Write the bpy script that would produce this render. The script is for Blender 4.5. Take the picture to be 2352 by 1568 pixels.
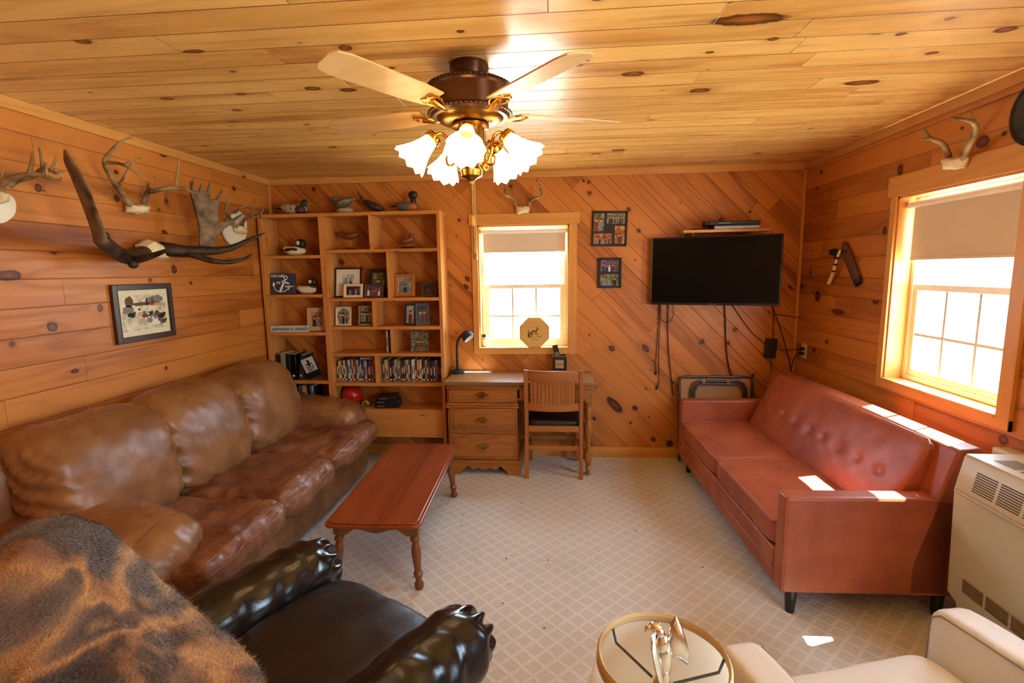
import bpy, bmesh, math, random
from mathutils import Vector, Matrix, noise
random.seed(7)
PI = math.pi
for o in list(bpy.data.objects):
    bpy.data.objects.remove(o)
S = bpy.context.scene
W, H, YF = 4.447, 2.44, -5.7          # room width, ceiling height, wall behind the camera
# ------------------------------------------------------------------ camera
cam = bpy.data.cameras.new('camera'); co = bpy.data.objects.new('camera', cam)
S.collection.objects.link(co); S.camera = co
yaw, pitch, roll = 0.086, 0.1388, -0.0149
fw = Vector((-math.sin(yaw)*math.cos(pitch), math.cos(yaw)*math.cos(pitch), -math.sin(pitch)))
rt = Vector((math.cos(yaw), math.sin(yaw), 0)); up = rt.cross(fw)
r2 = math.cos(roll)*rt + math.sin(roll)*up; u2 = -math.sin(roll)*rt + math.cos(roll)*up
co.matrix_world = Matrix(((r2.x, u2.x, -fw.x, 2.466), (r2.y, u2.y, -fw.y, -4.307), (r2.z, u2.z, -fw.z, 1.6276), (0, 0, 0, 1)))
cam.sensor_width = 36; cam.lens = 1157.5/2352*36; cam.clip_start = 0.02
# ------------------------------------------------------------------ world, sun, exposure
S.view_settings.view_transform = 'Standard'; S.view_settings.look = 'None'
S.view_settings.gamma = 1.0; S.view_settings.use_curve_mapping = False
S.view_settings.exposure = 0.5
SKY, SUN, LAMP = 19.0, 80.0, 5.0
wd = bpy.data.worlds.new('sky'); S.world = wd; wd.use_nodes = True
wn = wd.node_tree; bgn = wn.nodes['Background']
bgn.inputs['Strength'].default_value = SKY
tcw = wn.nodes.new('ShaderNodeTexCoord'); sepw = wn.nodes.new('ShaderNodeSeparateXYZ'); rw = wn.nodes.new('ShaderNodeValToRGB')
wn.links.new(tcw.outputs['Generated'], sepw.inputs[0]); wn.links.new(sepw.outputs['Z'], rw.inputs[0]); wn.links.new(rw.outputs[0], bgn.inputs['Color'])
rw.color_ramp.elements[0].position = 0.0; rw.color_ramp.elements[0].color = (1.0, 1.0, 0.92, 1)
rw.color_ramp.elements[1].position = 0.12; rw.color_ramp.elements[1].color = (0.56, 0.78, 1.0, 1)
sl = bpy.data.lights.new('sun', 'SUN'); so = bpy.data.objects.new('sun', sl); S.collection.objects.link(so)
sl.energy = SUN; sl.angle = 0.009; sl.color = (1.0, 0.93, 0.82)
so.location = (8, -1, 8); so.rotation_euler = Vector((-0.57, -0.20, -1.0)).to_track_quat('-Z', 'Y').to_euler()
def portal(name, loc, d, sx, sz):
    l = bpy.data.lights.new(name, 'AREA'); l.shape = 'RECTANGLE'; l.size = sx; l.size_y = sz; l.cycles.is_portal = True
    o = bpy.data.objects.new(name, l); S.collection.objects.link(o); o.location = loc
    o.rotation_euler = Vector(d).to_track_quat('-Z', 'Y').to_euler()
portal('portal_right', (W+.17, -1.525, 1.485), (-1, 0, 0), .85, 1.1)
portal('portal_back', (2.2, .17, 1.49), (0, -1, 0), .8, 1.1)
portal('portal_side', (W+.17, -4.35, 1.3), (-1, 0, 0), 1.5, 1.5)  # portal at the added side window
# ------------------------------------------------------------------ node helpers
class N:
    def __init__(s, name):
        s.m = bpy.data.materials.new(name); s.m.use_nodes = True; s.t = s.m.node_tree
        s.b = s.t.nodes['Principled BSDF']
        s.tc = None
    def n(s, ty, **kw):
        x = s.t.nodes.new('ShaderNode'+ty)
        for k, v in kw.items(): setattr(x, k, v)
        return x
    def lk(s, a, b):
        if hasattr(a, 'links') or isinstance(a, bpy.types.NodeSocket): s.t.links.new(a, b)
        else: b.default_value = a
    def P(s):
        if s.tc is None: s.tc = s.n('TexCoord').outputs['Object']
        return s.tc
    def ma(s, op, a, b=0.0, c=None, clamp=False):
        x = s.n('Math', operation=op, use_clamp=clamp); s.lk(a, x.inputs[0]); s.lk(b, x.inputs[1])
        if c is not None: s.lk(c, x.inputs[2])
        return x.outputs[0]
    def dot(s, v, a):
        x = s.n('VectorMath', operation='DOT_PRODUCT'); s.lk(v, x.inputs[0]); x.inputs[1].default_value = a
        return x.outputs['Value']
    def vec(s, a, b, c=0.0):
        x = s.n('CombineXYZ'); s.lk(a, x.inputs[0]); s.lk(b, x.inputs[1]); s.lk(c, x.inputs[2]); return x.outputs[0]
    def map(s, sc, rot=(0, 0, 0), v=None):
        x = s.n('Mapping'); s.lk(v or s.P(), x.inputs['Vector']); x.inputs['Scale'].default_value = sc; x.inputs['Rotation'].default_value = rot
        return x.outputs[0]
    def noise(s, v, sc=1.0, det=3.0, ro=.5, dis=0.0, col=False):
        x = s.n('TexNoise'); s.lk(v, x.inputs['Vector']); x.inputs['Scale'].default_value = sc; x.inputs['Detail'].default_value = det
        x.inputs['Roughness'].default_value = ro; x.inputs['Distortion'].default_value = dis
        return x.outputs['Color' if col else 'Fac']
    def ss(s, v, a, b):
        x = s.n('MapRange', interpolation_type='SMOOTHSTEP'); s.lk(v, x.inputs['Value']); s.lk(a, x.inputs['From Min']); s.lk(b, x.inputs['From Max'])
        return x.outputs[0]
    def lin(s, v, a, b, c=0., d=1.):
        x = s.n('MapRange'); s.lk(v, x.inputs['Value']); s.lk(a, x.inputs['From Min']); s.lk(b, x.inputs['From Max']); s.lk(c, x.inputs['To Min']); s.lk(d, x.inputs['To Max'])
        return x.outputs[0]
    def mix(s, f, a, b, mode='MIX'):
        x = s.n('MixRGB', blend_type=mode); s.lk(f, x.inputs[0])
        for q, i in ((a, 1), (b, 2)):
            if isinstance(q, tuple): x.inputs[i].default_value = (*q[:3], 1)
            else: s.lk(q, x.inputs[i])
        return x.outputs[0]
    def ramp(s, f, *st):
        x = s.n('ValToRGB'); s.lk(f, x.inputs[0]); e = x.color_ramp.elements
        while len(e) < len(st): e.new(.5)
        for q, (p, c) in zip(e, st): q.position = p; q.color = (*c, 1)
        return x.outputs[0]
    def bump(s, h, st=.3, d=.01):
        x = s.n('Bump'); x.inputs['Strength'].default_value = st; x.inputs['Distance'].default_value = d
        s.lk(h, x.inputs['Height']); s.lk(x.outputs[0], s.b.inputs['Normal'])
    def fin(s, col=None, rough=.5, spec=.5, metal=0.0):
        if isinstance(col, tuple): s.b.inputs['Base Color'].default_value = (*col[:3], 1)
        elif col is not None: s.lk(col, s.b.inputs['Base Color'])
        s.lk(rough, s.b.inputs['Roughness']); s.b.inputs['Specular IOR Level'].default_value = spec; s.b.inputs['Metallic'].default_value = metal
        return s.m
def hx(h):
    c = [int(h[i:i+2], 16)/255 for i in (0, 2, 4)]
    return tuple(x/12.92 if x <= .04045 else ((x+.055)/1.055)**2.4 for x in c)
def plain(name, col, rough=.5, spec=.5, metal=0.0, nz=.12, nsc=30.0, bump=0.0):
    """a plain colour with a slight tonal mottling of the stuff itself"""
    n = N(name); c = hx(col) if isinstance(col, str) else col
    f = n.noise(n.P(), nsc, 3)
    k = n.mix(f, tuple(x*(1-nz) for x in c), tuple(min(1, x*(1+nz)) for x in c))
    if bump: n.bump(f, bump, .004)
    return n.fin(k, rough, spec, metal)
def wood(name, A, B, c1, c2, cd, w=0.0, L=2.2, off=0.0, knots=.4, ks=6.0, groove=.3, rough=.38, vary=.5, grain=1.0, ring=40.0, spec=.4, streak=.5, spots=()):
    """planks along A, laid side by side along B; w=0 means one solid board"""
    n = N(name); P = n.P(); A = Vector(A).normalized(); B = Vector(B).normalized(); C = A.cross(B)
    u, v, q = n.dot(P, A), n.dot(P, B), n.dot(P, C)
    if w:
        vs = n.ma('ADD', n.ma('DIVIDE', v, w), off+100.0); vi = n.ma('FLOOR', vs); vf = n.ma('FRACT', vs)
        w1 = n.n('TexWhiteNoise', noise_dimensions='1D'); n.lk(vi, w1.inputs['W'])
        us = n.ma('ADD', n.ma('DIVIDE', u, L), n.ma('MULTIPLY', w1.outputs['Value'], 7.31)); ui = n.ma('FLOOR', us); uf = n.ma('FRACT', us)
        w2 = n.n('TexWhiteNoise', noise_dimensions='2D'); n.lk(n.vec(vi, ui), w2.inputs['Vector'])
        sp = n.n('SeparateColor'); n.lk(w2.outputs['Color'], sp.inputs[0]); R, R2, R3 = sp.outputs
        vv = n.ma('ADD', v, n.ma('MULTIPLY', R2, 9.7)); uu = n.ma('ADD', u, n.ma('MULTIPLY', R3, 13.1))
    else:
        R = n.noise(P, .7, 0); vv, uu = v, u
    fine = n.noise(n.vec(n.ma('MULTIPLY', uu, 1.6), n.ma('MULTIPLY', vv, 55), n.ma('MULTIPLY', q, 55)), 1, 4, .6)
    # knots
    if knots > 0:
        vo = n.n('TexVoronoi', voronoi_dimensions='2D', feature='F1'); n.lk(n.vec(n.ma('MULTIPLY', n.ma('ADD', uu, n.ma('MULTIPLY', q, 3.1)), ks*.75), n.ma('MULTIPLY', n.ma('ADD', vv, n.ma('MULTIPLY', q, 2.3)), ks)), vo.inputs['Vector']); vo.inputs['Scale'].default_value = 1
        vc = n.n('SeparateColor'); n.lk(vo.outputs['Color'], vc.inputs[0])
        has = n.ma('LESS_THAN', vc.outputs[0], knots)
        rad = n.ma('ADD', .022, n.ma('MULTIPLY', n.ma('POWER', vc.outputs[1], 2.2), .13))
        wob = n.noise(n.vec(n.ma('MULTIPLY', uu, 40), n.ma('MULTIPLY', vv, 40)), 1, 2)
        d = n.ma('ADD', vo.outputs['Distance'], n.ma('MULTIPLY', n.ma('SUBTRACT', wob, .5), .025))
        dr = n.ma('DIVIDE', d, rad)
        dr = n.ma('ADD', dr, n.ma('MULTIPLY', n.ma('SUBTRACT', 1.0, has), 60.0))
        for su, sv, ru, rv in spots:
            ru, rv = ru*.8, rv*.8
            a_, b_ = n.ma('DIVIDE', n.ma('SUBTRACT', u, su), ru), n.ma('DIVIDE', n.ma('SUBTRACT', v, sv), rv)
            dr = n.ma('MINIMUM', dr, n.ma('ADD', n.ma('SQRT', n.ma('ADD', n.ma('MULTIPLY', a_, a_), n.ma('MULTIPLY', b_, b_))), n.ma('MULTIPLY', n.ma('SUBTRACT', wob, .5), .5)))
        kn = n.ma('SUBTRACT', 1.0, n.ss(dr, .85, 1.15))
        halo = n.ma('EXPONENT', n.ma('MULTIPLY', dr, -.75))
    big = n.noise(n.vec(n.ma('MULTIPLY', uu, .5), n.ma('MULTIPLY', vv, 5), n.ma('MULTIPLY', q, 5)), 1, 2, .45, .2)
    ph = n.ma('MULTIPLY', big, ring)
    if knots > 0: ph = n.ma('ADD', ph, n.ma('MULTIPLY', halo, 9.0))
    ln = n.ma('POWER', n.ma('ADD', n.ma('MULTIPLY', n.ma('SINE', ph), .5), .5), 2.5)
    t = n.ma('ADD', n.ma('MULTIPLY', fine, .55*grain), n.ma('MULTIPLY', ln, .34*grain))
    t = n.ma('ADD', t, n.ma('MULTIPLY', n.ma('SUBTRACT', R, .5), vary))
    t = n.ma('SUBTRACT', t, .16, clamp=True)
    col = n.mix(t, c1, c2)
    # redder heartwood streaks
    hs = n.ss(n.noise(n.vec(n.ma('MULTIPLY', uu, .55), n.ma('MULTIPLY', vv, 9), n.ma('MULTIPLY', q, 7)), 1, 3, .55), .52, .74)
    col = n.mix(n.ma('MULTIPLY', hs, streak), col, cd)
    if knots > 0:
        col = n.mix(n.ma('MULTIPLY', halo, .55), col, cd)
        kc = n.ramp(n.ma('MULTIPLY', dr, .8), (0.0, tuple(x*1.7 for x in cd)), (.4, tuple(x*1.0 for x in cd)), (.6, tuple(x*.5 for x in cd)), (.78, tuple(x*.16 for x in cd)))
        col = n.mix(kn, col, kc)
    h = n.ma('MULTIPLY', fine, .04)
    if w and groove:
        e = n.ma('MULTIPLY', n.ma('MINIMUM', vf, n.ma('SUBTRACT', 1.0, vf)), w)
        g = n.ss(e, .0005, .0036); e2 = n.ma('MULTIPLY', n.ma('MINIMUM', uf, n.ma('SUBTRACT', 1.0, uf)), L)
        g = n.ma('MINIMUM', g, n.ss(e2, .0002, .0022))
        col = n.mix(n.ma('MULTIPLY', n.ma('SUBTRACT', 1.0, g), groove), col, (.045, .018, .006))
        h = n.ma('ADD', h, n.ma('MULTIPLY', g, .6))
    n.bump(h, .5, .006)
    return n.fin(col, n.lin(fine, .2, .8, rough-.07, rough+.12), spec)
# ------------------------------------------------------------------ mesh helpers
ROOT = {}
class MB:
    def __init__(s): s.v = []; s.f = []; s.mi = []; s.cur = 0
    def add(s, vs, fs, M=None):
        o = len(s.v)
        s.v += [tuple(M @ Vector(p)) if M is not None else tuple(p) for p in vs]
        s.f += [tuple(i+o for i in f) for f in fs]; s.mi += [s.cur]*len(fs); return s
    def bx(s, x0, x1, y0, y1, z0, z1, M=None):
        return s.add([(x0, y0, z0), (x1, y0, z0), (x1, y1, z0), (x0, y1, z0), (x0, y0, z1), (x1, y0, z1), (x1, y1, z1), (x0, y1, z1)],
                     [(0, 3, 2, 1), (4, 5, 6, 7), (0, 1, 5, 4), (1, 2, 6, 5), (2, 3, 7, 6), (3, 0, 4, 7)], M)
    def box(s, c, d, M=None):
        return s.bx(c[0]-d[0]/2, c[0]+d[0]/2, c[1]-d[1]/2, c[1]+d[1]/2, c[2]-d[2]/2, c[2]+d[2]/2, M)
    def lathe(s, prof, n=20, M=None, cap=True):
        vs = []; fs = []
        for r, z in prof:
            for k in range(n): a = 2*PI*k/n; vs.append((r*math.cos(a), r*math.sin(a), z))
        for i in range(len(prof)-1):
            for k in range(n): fs.append((i*n+k, i*n+(k+1) % n, (i+1)*n+(k+1) % n, (i+1)*n+k))
        if cap: fs.append(tuple(range(n-1, -1, -1))); fs.append(tuple((len(prof)-1)*n+k for k in range(n)))
        return s.add(vs, fs, M)
    def tube(s, pts, r, n=8, flat=None, M=None, smooth=0):
        """pts along a path, r one radius or a list; flat=(direction, [half-widths]) squashes the section into a blade"""
        pts = [Vector(p) for p in pts]; R = list(r) if isinstance(r, (list, tuple)) else [r]*len(pts)
        FW = list(flat[1]) if flat else None
        for _ in range(smooth):
            q = [pts[0]]; m_ = len(pts)
            for i in range(m_-1):
                if i > 0: q.append(pts[i]*.75+pts[i-1]*.125+pts[i+1]*.125)
                q.append((pts[i]+pts[i+1])*.5625-(pts[max(i-1, 0)]+pts[min(i+2, m_-1)])*.0625)
            q.append(pts[-1])
            dbl = lambda l: [x for i in range(len(l)-1) for x in (l[i], (l[i]+l[i+1])/2)]+[l[-1]]
            R = dbl(R); FW = dbl(FW) if FW else None; pts = q
        vs = []; fs = []; m = len(pts); ref = Vector((0, 0, 1))
        t0 = (pts[1]-pts[0]).normalized()
        if abs(t0.z) > .9: ref = Vector((1, 0, 0))
        nx = t0.cross(ref).normalized()
        for i, p in enumerate(pts):
            t = (pts[min(i+1, m-1)]-pts[max(i-1, 0)])
            t = t.normalized() if t.length > 1e-9 else t0
            if flat: nx = Vector(flat[0]).normalized()
            nx = (nx-t*nx.dot(t)).normalized(); ny = t.cross(nx)
            a = R[i]; b = R[i]
            if flat: a = FW[i]
            for k in range(n):
                an = 2*PI*k/n; vs.append(p+nx*math.cos(an)*a+ny*math.sin(an)*b)
        for i in range(m-1):
            for k in range(n): fs.append((i*n+k, i*n+(k+1) % n, (i+1)*n+(k+1) % n, (i+1)*n+k))
        fs.append(tuple(range(n-1, -1, -1))); fs.append(tuple((m-1)*n+k for k in range(n)))
        return s.add([tuple(v) for v in vs], fs, M)
    def prism(s, poly, h0, h1, M=None):
        """poly in xy, extruded along z"""
        n = len(poly); vs = [(x, y, h0) for x, y in poly]+[(x, y, h1) for x, y in poly]
        return s.add(vs, [tuple(range(n-1, -1, -1)), tuple(range(n, 2*n))]+[(i, (i+1) % n, n+(i+1) % n, n+i) for i in range(n)], M)
    def sq(s, c, d, e=4.0, n=10, fn=None, M=None):
        """cushion: a superellipsoid of full size d around c; e is how boxy (a number, or one per axis); fn moves a point"""
        ex = e if isinstance(e, (tuple, list)) else (e, e, e); em = sum(ex)/3
        idx = {}; vs = []; fs = []
        def vid(p):
            k = tuple(round(x*n) for x in p)
            if k not in idx:
                q = Vector(p); mx = max(abs(x) for x in q)
                q = q/mx; lo, hi = .2, 1.0
                for _ in range(22):
                    t = (lo+hi)/2
                    if sum(abs(q[a]*t)**ex[a] for a in range(3)) > 1: hi = t
                    else: lo = t
                q = q*lo; idx[k] = len(vs)
                pt = Vector((c[0]+q.x*d[0]/2, c[1]+q.y*d[1]/2, c[2]+q.z*d[2]/2))
                vs.append(tuple(fn(pt, q)) if fn else tuple(pt))
            return idx[k]
        g = [2*i/n-1 for i in range(n+1)]
        for ax in range(3):
            for sg in (-1, 1):
                for i in range(n):
                    for j in range(n):
                        def mk(a, b):
                            p = [0, 0, 0]; p[ax] = sg; p[(ax+1) % 3] = a; p[(ax+2) % 3] = b; return tuple(p)
                        f = (vid(mk(g[i], g[j])), vid(mk(g[i+1], g[j])), vid(mk(g[i+1], g[j+1])), vid(mk(g[i], g[j+1])))
                        fs.append(f if sg > 0 else f[::-1])
        return s.add(vs, fs, M)
    def ball(s, c, r, n=6, M=None): return s.sq(c, (2*r, 2*r, 2*r) if not isinstance(r, tuple) else tuple(2*x for x in r), 2, n, None, M)
    def obj(s, name, mats, parent=None, smooth=False, bevel=0.0, seg=2, sub=0, world=False, angle=40):
        me = bpy.data.meshes.new(name)
        v = s.v
        if world and parent is not None:
            q = parent
            while q.name not in ROOT: q = q.parent
            Mi = ROOT[q.name].inverted(); v = [tuple(Mi @ Vector(p)) for p in v]
        me.from_pydata(v, [], s.f); me.update()
        bm = bmesh.new(); bm.from_mesh(me); bmesh.ops.recalc_face_normals(bm, faces=bm.faces); bm.to_mesh(me); bm.free()
        mats = mats if isinstance(mats, (list, tuple)) else [mats]
        for m in mats: me.materials.append(m)
        if len(mats) > 1:
            for p, i in zip(me.polygons, s.mi): p.material_index = i
        if smooth:
            for p in me.polygons: p.use_smooth = True
            if angle < 180: me.set_sharp_from_angle(angle=math.radians(angle))
        o = bpy.data.objects.new(name, me); S.collection.objects.link(o)
        if parent is not None: o.parent = parent
        if bevel:
            b = o.modifiers.new('bevel', 'BEVEL'); b.width = bevel; b.segments = seg; b.limit_method = 'ANGLE'; b.angle_limit = math.radians(35)
            if not smooth:
                for p in me.polygons: p.use_smooth = True
                me.set_sharp_from_angle(angle=math.radians(50))
        if sub: x = o.modifiers.new('sub', 'SUBSURF'); x.levels = sub; x.render_levels = sub
        return o
def tag(o, label, cat, group=None):
    o['label'] = label; o['category'] = cat
    if group: o['group'] = group
    return o
def thing(name, label, cat, loc=(0, 0, 0), rz=0.0, group=None):
    o = bpy.data.objects.new(name, None); S.collection.objects.link(o); o.empty_display_size = .05
    o.location = loc; o.rotation_euler = (0, 0, rz)
    ROOT[o.name] = Matrix.Translation(loc) @ Matrix.Rotation(rz, 4, 'Z')
    return tag(o, label, cat, group)
def struct(name, mb, m, parent=None, **k):
    o = mb.obj(name, m, parent, **k)
    if parent is None: o['kind'] = 'structure'
    ROOT[o.name] = Matrix.Identity(4)
    return o
def text(name, body, size, m, parent, M, ext=.0008, shear=0.0, align='CENTER', bold=False):
    c = bpy.data.curves.new(name, 'FONT'); c.body = body; c.size = size; c.extrude = ext; c.shear = shear
    c.align_x = align; c.align_y = 'CENTER'; c.resolution_u = 2
    if bold: c.offset = size*.02
    c.materials.append(m)
    t = bpy.data.objects.new('lettering', c); S.collection.objects.link(t)
    me = bpy.data.meshes.new_from_object(t.evaluated_get(bpy.context.evaluated_depsgraph_get())); bpy.data.objects.remove(t)
    me.name = name; o = bpy.data.objects.new(name, me); S.collection.objects.link(o); o.parent = parent; o.matrix_local = M
    return o
def MT(x, y, z, rx=0, ry=0, rz=0):
    return Matrix.Translation((x, y, z)) @ Matrix.Rotation(rz, 4, 'Z') @ Matrix.Rotation(ry, 4, 'Y') @ Matrix.Rotation(rx, 4, 'X')
def dirM(p, d):
    """frame at p whose z runs along d"""
    q = Vector(d).to_track_quat('Z', 'Y').to_matrix().to_4x4(); q.translation = Vector(p); return q
def fbm(p, s=1.0, o=4): return noise.fractal(Vector(p)*s, 1.0, 2.0, o)
# ------------------------------------------------------------------ materials
X, Y, Z = (1, 0, 0), (0, 1, 0), (0, 0, 1)
SB=[(1.778,2.436,0.11,0.045),(1.918,2.539,0.03,0.026),(1.405,2.764,0.035,0.03),(1.606,2.965,0.05,0.028),(1.894,3.330,0.025,0.03),(2.009,3.589,0.025,0.025),(2.053,3.473,0.02,0.018),(0.105,2.323,0.03,0.022),(0.144,2.266,0.03,0.022),(2.353,2.532,0.035,0.035),(0.353,3.539,0.018,0.018),(0.286,3.595,0.015,0.015),(0.859,3.603,0.02,0.02),(2.400,3.432,0.02,0.02),(-0.281,2.633,0.016,0.016),(1.742,2.225,0.018,0.018),(1.268,4.113,0.016,0.03),(-1.375,1.947,0.02,0.02)]
SL=[(-2.039,1.390,0.035,0.03),(-1.954,1.150,0.03,0.014),(-1.193,1.672,0.03,0.035),(-2.011,2.056,0.022,0.025),(-1.763,1.462,0.02,0.025),(-1.198,2.101,0.016,0.02),(-1.182,2.389,0.035,0.018),(-0.995,2.421,0.014,0.018),(-2.233,1.332,0.016,0.014),(-2.203,1.642,0.07,0.03),(-1.399,1.606,0.014,0.014),(-1.055,1.579,0.02,0.014),(-1.350,1.049,0.014,0.014),(-1.571,2.068,0.022,0.025),(-0.486,2.289,0.025,0.02)]
SR=[(-0.303,1.405,0.045,0.05),(-0.595,1.310,0.1,0.022),(-1.686,2.190,0.045,0.035),(-1.124,2.170,0.03,0.04),(-0.829,0.746,0.03,0.02),(-1.030,1.834,0.025,0.03),(-0.393,2.180,0.012,0.012),(-0.173,1.584,0.015,0.02),(-1.979,0.854,0.03,0.03)]
SC=[(2.798,-2.017,0.06,0.035),(3.137,-1.776,0.06,0.035),(3.108,-2.447,0.15,0.05),(1.547,-1.986,0.045,0.028),(1.401,-2.026,0.045,0.028),(1.709,-2.400,0.03,0.028),(3.841,-1.785,0.1,0.035),(2.562,-2.137,0.025,0.018),(4.044,-2.266,0.045,0.03),(3.250,-2.287,0.025,0.018),(3.693,-2.275,0.025,0.018),(0.683,-1.983,0.04,0.02),(1.048,-2.000,0.03,0.018),(2.148,-2.477,0.018,0.014),(1.818,-2.203,0.018,0.014),(3.055,-2.200,0.02,0.014),(3.925,-2.087,0.03,0.02),(3.922,-0.393,0.03,0.03),(1.152,-2.438,0.05,0.018),(2.904,-0.639,0.06,0.04)]
PA, PB, PD = hx('C47C34'), hx('924E18'), hx('622709')
wk = dict(c1=PA, c2=PB, cd=PD, w=.1345, L=2.3, knots=.26, ks=6.0, vary=.9, streak=.7, groove=.55)
M_wl = wood('pine_boards_left', Y, Z, **wk, off=.93, spots=SL)
M_wr = wood('pine_boards_right', Y, Z, **wk, off=.47, spots=SR)
M_wb = wood('pine_boards_diagonal', (1, 0, -1), (1, 0, 1), **wk, off=.2, spots=SB)
M_wf = wood('pine_boards_front', X, Z, **wk)
M_ce = wood('pine_ceiling', X, Y, hx('E4B868'), hx('BC843A'), hx('824A18'), w=.140, L=1.9, off=.35, knots=.22, ks=6.0, rough=.27, streak=.7, vary=.7, groove=.85, spots=SC)
tk = dict(c1=hx('D39A4E'), c2=hx('BC7C36'), cd=hx('985822'), knots=.16, ks=4.0, vary=.2, streak=.35)
M_tx = wood('pine_trim_along', X, Z, **tk); M_ty = wood('pine_trim_deep', Y, Z, **tk); M_tz = wood('pine_trim_upright', Z, (1, 1, 0), **tk)
sk = dict(c1=hx('CB8A44'), c2=hx('AE682C'), cd=hx('8A4618'), knots=.3, ks=5.0, vary=.2, streak=.4, rough=.45)
M_sx = wood('shelf_pine_along', X, (0, 1, .6), **sk); M_sz = wood('shelf_pine_upright', Z, (.6, 1, 0), **sk)
ok = dict(c1=hx('A96A2C'), c2=hx('7E4616'), cd=hx('5C2E0E'), knots=0, vary=.25, streak=.55, ring=70, rough=.33, grain=1.15)
M_ox = wood('oak_along', X, (0, .7, 1), **ok); M_oz = wood('oak_upright', Z, (1, .7, 0), **ok); M_oy = wood('oak_deep', Y, (1, 0, .7), **ok)
M_otop = wood('oak_desk_top', X, (0, 1, .3), hx('8E6844'), hx('704A2C'), hx('583418'), knots=0, vary=.2, streak=.3, ring=60, rough=.3)
ck = dict(c1=hx('8C4220'), c2=hx('6C2A12'), cd=hx('4E1A0A'), knots=0, vary=.2, streak=.45, ring=14, rough=.2, spec=.5, grain=.6)
M_cy = wood('cherry_top', Y, (1, 0, .3), **ck); M_cz = wood('cherry_turned', Z, (1, .7, 0), hx('86502A'), hx('693618'), hx('4E2410'), knots=0, vary=.2, streak=.5, rough=.28)
M_cx = wood('cherry_apron', X, Z, hx('86502A'), hx('693618'), hx('4E2410'), knots=0, vary=.2, streak=.5, rough=.28)
def leather(name, c1, c2, rough=.32, sc=9.0, wr=.35, worn=None, spec=.5, gr=.5):
    n = N(name); P = n.P()
    a = n.noise(P, sc*.5, 4, .6); f = n.noise(P, 260, 2)
    vo = n.n('TexVoronoi', feature='DISTANCE_TO_EDGE'); n.lk(P, vo.inputs['Vector']); vo.inputs['Scale'].default_value = 300
    cr = n.noise(n.map((6, 6, 6)), 3, 5, .62, .6)
    crease = n.ss(n.ma('ABSOLUTE', n.ma('SUBTRACT', cr, .5)), 0.0, .035)
    col = n.mix(n.ss(a, .3, .7), c1, c2)
    if worn: col = n.mix(n.ma('MULTIPLY', n.ss(n.noise(P, sc*.35, 5, .65, .4), .5, .72), .6), col, worn)
    h = n.ma('ADD', n.ma('MULTIPLY', crease, wr), n.ma('MULTIPLY', n.ma('MINIMUM', vo.outputs[0], .15), gr))
    n.bump(h, .35, .004)
    return n.fin(col, n.lin(a, .3, .7, rough-.05, rough+.10), spec)
M_lb = leather('brown_leather', hx('9A6A3E'), hx('7C4E28'), .25, wr=.18, worn=hx('5E361C'))
M_lb2 = leather('brown_leather_seat', hx('8A5636'), hx('643820'), .34, wr=.7, worn=hx('A3744E'))
M_lr = leather('red_vinyl', hx('A85A3A'), hx('95482E'), .36, wr=.1, worn=hx('86402A'))
M_piping = plain('red_piping', hx('A65A3E'), .4)
M_lk = leather('black_leather', hx('17140F'), hx('0E0C0A'), .19, wr=.06, worn=hx('241D14'), spec=.6, gr=.06)
M_lks = leather('black_leather_seat', hx('221C15'), hx('15110D'), .36, wr=.15, worn=hx('35291B'))
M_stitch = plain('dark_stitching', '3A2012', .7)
def cloth(name, c1, c2, sc=420, rough=.95):
    n = N(name); P = n.P(); w_ = n.noise(P, sc, 2); a = n.noise(P, 5, 3)
    col = n.mix(n.ss(n.ma('ADD', n.ma('MULTIPLY', w_, .6), n.ma('MULTIPLY', a, .4)), .35, .65), c1, c2)
    n.bump(w_, .3, .002)
    m = n.fin(col, rough, .2); n.b.inputs['Sheen Weight'].default_value = .25
    return m
M_cream = cloth('cream_upholstery', hx('DEDBD6'), hx('D2CEC8'))
def carpet():
    n = N('lattice_carpet'); P = n.P()
    u = n.dot(P, Vector((1, 1, 0)).normalized()/.0686); v = n.dot(P, Vector((1, -1, 0)).normalized()/.0686)
    wv = n.noise(P, 22, 2)
    def line(q):
        f = n.ma('ABSOLUTE', n.ma('SUBTRACT', n.ma('FRACT', n.ma('ADD', q, n.ma('MULTIPLY', wv, .10))), .5)); return n.ss(f, .34, .43)
    lt = n.ma('MAXIMUM', line(u), line(v))
    loop = n.noise(P, 420, 2); rows = n.ma('ADD', n.ma('MULTIPLY', n.ma('SINE', n.dot(P, (0, 900, 0))), .5), .5)
    cell = n.mix(n.ma('ADD', n.ma('MULTIPLY', rows, .35), n.ma('MULTIPLY', loop, .5)), hx('CAC4BB'), hx('DAD5CD'))
    ln = n.mix(n.ss(loop, .3, .7), hx('D6D1CA'), hx('E6E2DC'))
    col = n.mix(lt, cell, ln)
    col = n.mix(n.ma('MULTIPLY', n.ss(n.noise(P, 2.2, 4), .45, .8), .18), col, hx('8F8270'))
    vo = n.n('TexVoronoi', voronoi_dimensions='2D'); n.lk(P, vo.inputs['Vector']); vo.inputs['Scale'].default_value = 5.5
    vc = n.n('SeparateColor'); n.lk(vo.outputs['Color'], vc.inputs[0])
    cr = n.ma('MULTIPLY', n.ma('LESS_THAN', vo.outputs['Distance'], n.ma('MULTIPLY', vc.outputs[1], .035)), n.ma('LESS_THAN', vc.outputs[0], .35))
    col = n.mix(n.ma('MULTIPLY', cr, .85), col, hx('3A2A1C'))
    n.bump(n.ma('ADD', n.ma('MULTIPLY', lt, .5), n.ma('MULTIPLY', loop, .8)), .7, .006)
    return n.fin(col, .97, .1)
M_fl = carpet()
M_vinyl = plain('white_vinyl', 'E9E6DC', .4); M_brass = plain('aged_brass', hx('A07A34'), .28, metal=1.0, nz=.25)
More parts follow.
